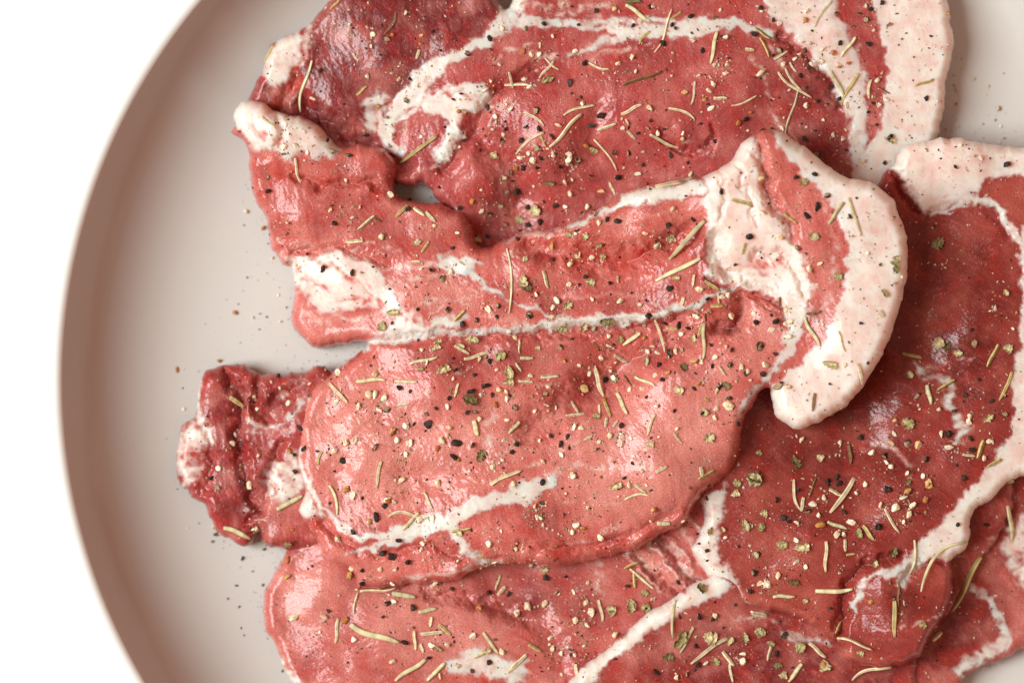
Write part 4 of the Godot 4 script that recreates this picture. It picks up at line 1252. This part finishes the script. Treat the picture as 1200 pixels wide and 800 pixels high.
	cream += survey("700 200 14; 720 258 13; 565 255 10; 300 310 13; 447 408 15; 478 408 13; 520 425 16; 400 465 15; 293 440 12; 495 482 14; 582 620 17; 625 552 14; 645 635 19; 622 688 15; 340 635 16; 285 678 13; 392 620 9; 795 622 18; 815 598 13; 828 560 17; 877 558 10; 815 465 16; 845 332 13; 970 240 18; 1050 293 10; 1060 385 15; 1095 395 14; 1098 430 15; 975 405 15; 970 520 14; 1097 525 14; 1085 622 15; 1030 745 13; 920 765 9; 1078 712 11; 1135 140 13; 1010 10 15; 1105 110 11", 320, 360, 0.25, 3)
	cream += survey("15 145 11; 190 50 15; 450 135 16; 455 178 15; 420 240 18; 315 272 11; 365 312 14; 465 295 12; 610 378 15; 550 385 13; 670 318 13; 635 208 15; 660 182 14; 765 208 16; 682 212 13; 735 230 10; 790 125 13; 860 40 18; 1022 40 15; 995 185 12; 945 235 15; 1068 278 13; 1095 300 14; 885 255 12; 955 470 14; 948 515 13; 1010 455 19; 675 460 17; 1110 340 9; 160 455 15; 105 485 13; 128 625 13; 290 560 15; 325 562 15; 458 598 15; 510 600 14; 408 630 13; 232 690 14; 140 720 15; 205 470 11; 770 565 11; 685 605 8; 515 635 12; 285 780 15; 905 300 8; 170 370 12; 85 320 13; 555 610 9; 480 330 20", 600, 360, 0.25, 3)
	cream += survey("522 172 16; 692 180 16; 760 205 10; 948 105 13; 995 72 12; 840 125 8; 293 240 13; 487 270 13; 370 365 14; 635 338 15; 667 345 14; 610 355 17; 225 445 17; 420 590 15; 490 588 13; 480 657 13; 620 465 15; 615 495 13; 625 545 9; 785 545 14; 955 555 14; 930 465 18; 1145 290 15; 1160 340 18; 1110 765 18; 1060 490 10; 990 405 9; 1130 572 11; 480 742 13; 285 590 17; 310 685 12; 680 655 14; 1190 760 12; 1045 188 15", 340, 520, 0.25, 3)
	cream += survey("285 148 16; 253 230 9; 355 295 11; 280 412 15; 300 378 17; 418 438 16; 125 340 18; 105 290 12; 545 190 16; 650 100 10; 608 125 10; 625 190 10; 500 245 8; 800 360 10; 145 375 9; 220 420 8; 15 490 7; 45 490 9; 355 655 12; 155 755 15; 75 765 15; 350 750 15; 290 700 11; 660 735 11; 630 580 14; 1000 440 12; 1165 655 14; 1190 655 12; 95 570 12", 600, 520, 0.25, 3)
	cream += survey("130 297 14; 290 293 12; 345 30 14; 20 330 14; 60 300 12; 250 360 14; 293 378 12; 150 453 10; 160 470 14; 192 493 13; 222 465 9; 245 495 10; 283 458 7; 310 330 17; 405 415 16; 540 465 7; 195 572 8; 758 525 13; 645 580 13; 795 335 12; 905 518 13; 145 545 8; 995 210 16; 970 210 12", 600, 620, 0.3, 3)
	cream += survey("175 350 16; 295 348 15; 412 432 14; 565 520 15; 568 285 11; 718 455 13; 778 452 16; 878 422 14; 1050 335 15; 1095 305 16; 1160 298 14; 825 540 10; 995 485 12; 280 405 7; 15 5 10; 1185 430 11", 290, 620, 0.3, 3)
	amber += survey("1118 160 13; 1048 498 15; 210 580 6", 180, 0, 0.25, 3)
	amber += survey("213 165 13; 210 205 12; 693 237 15; 390 520 12; 655 780 13; 990 682 15", 440, 0, 0.25, 3)
	amber += survey("408 430 17; 505 470 15; 660 575 15; 400 650 13; 980 90 14; 720 525 12; 1110 245 14; 80 32 12", 700, 0, 0.25, 3)
	amber += survey("855 58 14; 335 305 14; 380 290 12", 900, 0, 0.25, 3)
	amber += survey("180 342 12; 45 742 13; 98 262 8", 260, 180, 0.25, 3)
	amber += survey("415 62 13; 213 222 15; 820 175 15; 590 430 17", 500, 180, 0.25, 3)
	amber += survey("685 598 13; 790 605 16; 700 510 13; 830 755 18; 1175 90 10", 840, 340, 0.3, 3)
	amber += survey("405 180 17; 745 50 17; 815 85 14; 825 22 16; 425 735 16; 600 480 9", 840, 560, 0.3, 3)
	amber += survey("798 355 14; 643 552 13; 722 660 11; 450 425 10; 65 152 9; 208 120 9; 460 690 8", 180, 380, 0.35, 3)
	amber += survey("560 580 19; 1042 455 15; 770 660 14; 480 310 14; 870 712 12", 320, 360, 0.25, 3)
	amber += survey("620 143 15; 730 305 15; 850 250 19; 910 430 14; 430 435 15; 340 380 18; 870 355 12; 245 250 11", 600, 360, 0.25, 3)
	amber += survey("265 215 18; 455 262 18; 885 770 13; 275 620 16; 900 522 15; 1045 188 12", 340, 520, 0.25, 3)
	amber += survey("665 305 19; 330 390 15; 415 150 12; 610 220 8", 600, 520, 0.25, 3)
	amber += survey("152 125 13; 150 190 13; 378 360 16; 907 312 11", 290, 620, 0.3, 3)
	var darks := []
	for k in 9:
		darks.append(chunk(300 + k, [Color(0.030, 0.021, 0.016), Color(0.052, 0.030, 0.020), Color(0.024, 0.019, 0.017)][k % 3], Color(0.045, 0.03, 0.022) if k % 4 else Color(0.34, 0.24, 0.14), 2 + k % 3, 0.6))
	var pales := []
	for k in 9:
		pales.append(chunk(400 + k, [Color(0.76, 0.60, 0.38), Color(0.66, 0.47, 0.25), Color(0.80, 0.67, 0.46)][k % 3], Color(0.85, 0.74, 0.56), 2 + k % 3, 0.4))
	var ambers := []
	for k in 5:
		ambers.append(chunk(500 + k, [Color(0.46, 0.20, 0.05), Color(0.40, 0.14, 0.04), Color(0.52, 0.30, 0.10)][k % 3], Color(0.62, 0.40, 0.18), 1 + k % 2, 0.35))
	var kinds := [
		[black, darks, "black", "pepper_grain", "pepper grain", "cracked black pepper grains over the chops"],
		[cream, pales, "cream", "pepper_crumb", "pepper crumb", "pale cracked pepper crumbs over the chops"],
		[amber, ambers, "amber", "seed_piece", "spice piece", "amber spice pieces over the chops"],
	]
	var small := []
	for kind in kinds:
		var rows: Array = kind[0]
		rows.sort_custom(func(a, b): return a[2] > b[2])
		for i in rows.size():
			var f: Array = rows[i]
			var p := Vector2(f[0], f[1])
			var r: float = f[2]
			var t := Transform3D(Basis.from_euler(Vector3(rng.randf() * TAU, rng.randf() * TAU, rng.randf() * TAU)), at(p, ground(p) + r * 0.2 * 0.42))
			t.basis = Basis(Vector3.UP, rng.randf() * TAU) * Basis.from_scale(Vector3(1.0 + rng.randf_range(-0.05, 0.4), 0.85, 1.0 + rng.randf_range(-0.35, 0.05))) * t.basis
			t.basis = t.basis * (r * U * (0.8 if kind[2] == "black" else 0.95))
			var mesh: Mesh = kind[1][rng.randi() % kind[1].size()]
			if i >= 300:
				small.append([mesh, t])
				continue
			var size := "large" if r > 4.4 else "small" if r < 3.0 else "middling"
			place(kind[3], mesh, m, t, "%s %s %s %s" % [size, kind[2], kind[4], spot(p)], kind[4], kind[5])
	heart = cream
	crumbs(small, m)


func crumbs(small: Array, m: StandardMaterial3D) -> void:
	# the smallest grains past the first three hundred of their kind, joined into one
	if small.is_empty():
		return
	var st := SurfaceTool.new()
	for s in small:
		st.append_from(s[0], 0, s[1])
	var o := shown("fine_pepper", st.commit(), m)
	tag(o, "finest cracked pepper bits strewn between the larger grains on the chops", "pepper", "", "stuff")


func leaves(m: StandardMaterial3D) -> void:
	# x y length width turn (degrees)
	var rows := []
	for w in [
		["805 372 72 34 -28; 550 725 44 32 40; 1025 700 60 34 25; 755 690 34 30 60", 440, 0, 0.25], ["170 5 92 24 0; 1108 245 30 18 70; 820 600 26 22 20", 700, 0, 0.25], ["580 650 70 26 20; 1107 495 30 22 10", 900, 0, 0.25],
		["510 260 66 62 70; 435 305 50 40 30; 455 595 66 46 80; 470 630 60 40 35; 660 712 60 36 -38; 765 605 54 38 15; 825 480 36 34 0; 1140 400 54 28 0; 665 380 40 28 20; 740 390 38 36 50; 575 135 60 24 5; 235 398 46 28 0; 805 432 32 24 -30; 1165 585 44 24 0; 840 785 80 36 -10; 345 245 26 24 30; 460 495 34 38 60; 700 480 30 24 80", 500, 180, 0.25],
		["750 390 36 34 30; 912 415 30 46 70; 800 745 74 32 -8", 260, 180, 0.25], ["682 222 34 38 60; 720 437 40 46 110; 820 597 42 38 0; 1050 525 44 24 -5; 1050 570 36 34 40; 155 447 46 28 -10; 1005 665 50 18 50; 100 470 40 26 -30", 740, 150, 0.2917],
		["795 540 82 50 -35; 1120 770 40 26 60; 580 640 62 24 20", 900, 150, 0.25], ["870 210 62 44 -35; 905 220 36 36 20; 945 245 46 28 0; 1140 230 44 40 20; 750 520 62 44 25; 145 740 72 56 30; 80 755 40 30 10; 432 285 72 30 5; 310 675 64 36 60; 405 655 34 26 40; 165 635 30 24 0; 760 330 40 26 60; 745 750 40 20 -45; 1060 500 60 26 -40", 840, 340, 0.3],
		["255 260 54 38 0; 330 268 72 34 -12; 300 405 54 26 8; 330 665 44 44 40; 165 608 40 34 30; 175 190 32 30 0; 120 190 36 46 60; 555 215 50 30 75; 620 335 46 26 70; 690 288 54 30 110; 425 735 52 40 80; 800 570 36 32 0; 560 685 36 26 20; 240 735 44 26 0; 345 480 26 22 40; 215 650 40 22 20", 840, 560, 0.3],
		["795 290 80 40 -30; 925 435 92 50 25; 1105 305 82 44 75; 1105 350 58 38 -10; 1065 228 70 50 -40; 930 155 72 42 15; 510 90 58 48 60; 880 180 48 22 25; 975 690 62 42 -55; 760 190 56 24 -25; 690 290 40 22 0; 775 160 40 26 -20", 320, 360, 0.25],
		["440 68 72 40 -10; 335 95 64 32 -70; 235 100 66 40 10; 775 385 60 40 15; 800 280 50 36 60; 920 610 64 46 -40; 850 145 56 32 70; 480 335 66 38 70; 630 250 60 26 85; 395 510 46 32 10; 895 490 46 38 60; 1000 365 50 34 50; 640 640 48 28 10; 508 150 40 30 80; 120 190 30 26 0", 600, 360, 0.25],
		["890 60 62 30 -60; 790 412 46 32 40; 1165 335 44 26 -60", 340, 520, 0.25], ["480 195 82 32 -28; 1140 160 86 56 20; 1095 380 70 34 70; 1180 325 42 40 0; 1165 390 50 28 80; 150 595 54 26 0; 625 705 44 36 30; 555 770 70 38 75; 465 780 40 36 0; 1045 235 50 30 -20; 640 465 40 24 60; 990 400 34 22 60; 930 410 44 20 100; 1140 520 40 30 60", 600, 520, 0.25],
		["655 430 100 46 -65; 775 425 66 54 20; 740 230 60 30 60; 465 300 60 40 75; 390 320 46 42 20; 525 310 44 34 0; 970 405 52 38 40; 1130 465 52 46 20; 910 425 50 28 80; 610 500 56 32 -10; 1060 575 40 28 0; 800 520 40 28 60; 855 440 48 26 -60", 600, 620, 0.3], ["150 60 40 22 0; 935 480 40 22 -20; 745 470 40 18 40", 290, 620, 0.3],
	]:
		for row in w[0].split(";", false):
			var v: PackedStringArray = row.strip_edges().split(" ", false)
			rows.append([w[1] + float(v[0]) * w[3], w[2] + float(v[1]) * w[3], float(v[2]) * w[3], float(v[3]) * w[3], float(v[4])])
	var tones := [Color(0.40, 0.33, 0.15), Color(0.55, 0.46, 0.25), Color(0.25, 0.20, 0.09), Color(0.64, 0.52, 0.30), Color(0.18, 0.12, 0.05)]
	var words := ["olive", "pale olive", "dark green", "straw coloured", "brown"]
	var shapes := []
	for k in 10:
		shapes.append(leaf_mesh(800 + k, tones[k % 5]))
	for i in rows.size():
		var f: Array = rows[i]
		var p := Vector2(f[0], f[1])
		var k: int = [0, 1, 5, 6, 2, 3, 0, 6, 7, 1, 5, 8, 4, 1, 6][i % 15]
		var turn: float = -deg_to_rad(f[4])
		var slope := Vector2(ground(p + Vector2(6, 0)) - ground(p - Vector2(6, 0)), ground(p + Vector2(0, 6)) - ground(p - Vector2(0, 6))) / 2.4
		var up := Vector3(-clampf(slope.x, -0.6, 0.6), 1, -clampf(slope.y, -0.6, 0.6)).normalized()
		var lean := Basis(Quaternion(Vector3.UP, up))
		var size: float = f[2]
		var t := Transform3D(lean * Basis(Vector3.UP, turn) * Basis.from_euler(Vector3(rng.randf_range(-0.3, 0.3), 0, rng.randf_range(-0.2, 0.2))) * Basis.from_scale(Vector3(size * 0.8, size * 0.5, f[3] * 0.95) * U), at(p, ground(p) + 0.28 + size * 0.012))
		place("herb_flake", shapes[k], m, t, "%s %s dried herb flake %s" % ["large" if size > 17.0 else "small" if size < 11.0 else "middling", words[k % 5], spot(p)], "herb flake", "dried herb flakes scattered over the chops")


func dust(m: StandardMaterial3D) -> void:
	# what nobody could count: the finest ground spice, thickest where the chops are seasoned most
	var bit := chunk(900, Color(1, 1, 1), Color(0.8, 0.8, 0.8), 2, 0.4, 0)
	var r := RandomNumberGenerator.new()
	r.seed = 4242
	var thick := FastNoiseLite.new()
	thick.seed = 5
	thick.frequency = 0.012
	for job in [["spice_dust", 9000, "finest pale and dark spice dust clinging to the wet chops"], ["ground_spice", 2400, "coarser ground pepper and crumbled herb strewn thickest where the needles lie"], ["plate_dust", 900, "finest spice dust scattered on the bare plate around the chops"]]:
		var where: Array[Transform3D] = []
		var tint: Array[Color] = []
		var tries := 0
		while where.size() < job[1] and tries < 120000:
			tries += 1
			var p := Vector2(r.randf_range(180, 1215), r.randf_range(-15, 815))
			if job[0] != "plate_dust" and r.randf() < 0.5:
				var by: Array = heart[r.randi() % heart.size()]
				p = Vector2(by[0] + r.randfn(0.0, 9.0), by[1] + r.randfn(0.0, 9.0))
			var g := ground(p)
			var size := 0.45 + 1.15 * pow(r.randf(), 3.0)
			if job[0] == "ground_spice":
				size = 1.0 + 1.15 * pow(r.randf(), 1.6)
			var c: Color
			if job[0] != "plate_dust":
				if g < 1.0 or r.randf() > 0.55 + thick.get_noise_2d(p.x, p.y) * 0.9:
					continue
				var q := r.randf()
				c = Color(0.80, 0.60, 0.44) if q < 0.66 else Color(0.42, 0.24, 0.10) if q < 0.78 else Color(0.06, 0.045, 0.035)
				if job[0] == "ground_spice" and q > 0.5:
					c = Color(0.36, 0.30, 0.14) if q < 0.66 else Color(0.58, 0.40, 0.20) if q < 0.80 else Color(0.04, 0.03, 0.024)
			else:
				if g > 0.4:
					continue
				var close := 0.0
				for a in 8:
					for reach in [18.0, 45.0]:
						if ground(p + Vector2.from_angle(TAU * a / 8) * reach) > 1.0:
							close += 0.1 if reach < 20.0 else 0.05
				if r.randf() > 0.06 + close:
					continue
				size *= 0.62
				var q := r.randf()
				c = Color(0.40, 0.29, 0.19) if q < 0.5 else Color(0.10, 0.075, 0.06) if q < 0.85 else Color(0.35, 0.17, 0.08)
			var b := Basis.from_euler(Vector3(r.randf() * TAU, r.randf() * TAU, r.randf() * TAU)) * Basis.from_scale(Vector3(1.0 + r.randf() * 0.8, 0.8, 1.0))
			where.append(Transform3D(b * (size * U), at(p, g + size * 0.06)))
			tint.append(c * r.randf_range(0.75, 1.1))
		var mm := MultiMesh.new()
		mm.transform_format = MultiMesh.TRANSFORM_3D
		mm.use_colors = true
		mm.mesh = bit
		mm.instance_count = where.size()
		for i in where.size():
			mm.set_instance_transform(i, where[i])
			mm.set_instance_color(i, Color(minf(tint[i].r, 1), minf(tint[i].g, 1), minf(tint[i].b, 1)))
		var o := MultiMeshInstance3D.new()
		o.name = job[0]
		o.multimesh = mm
		o.material_override = m
		add_child(o)
		tag(o, job[2], "spice dust", "", "stuff")
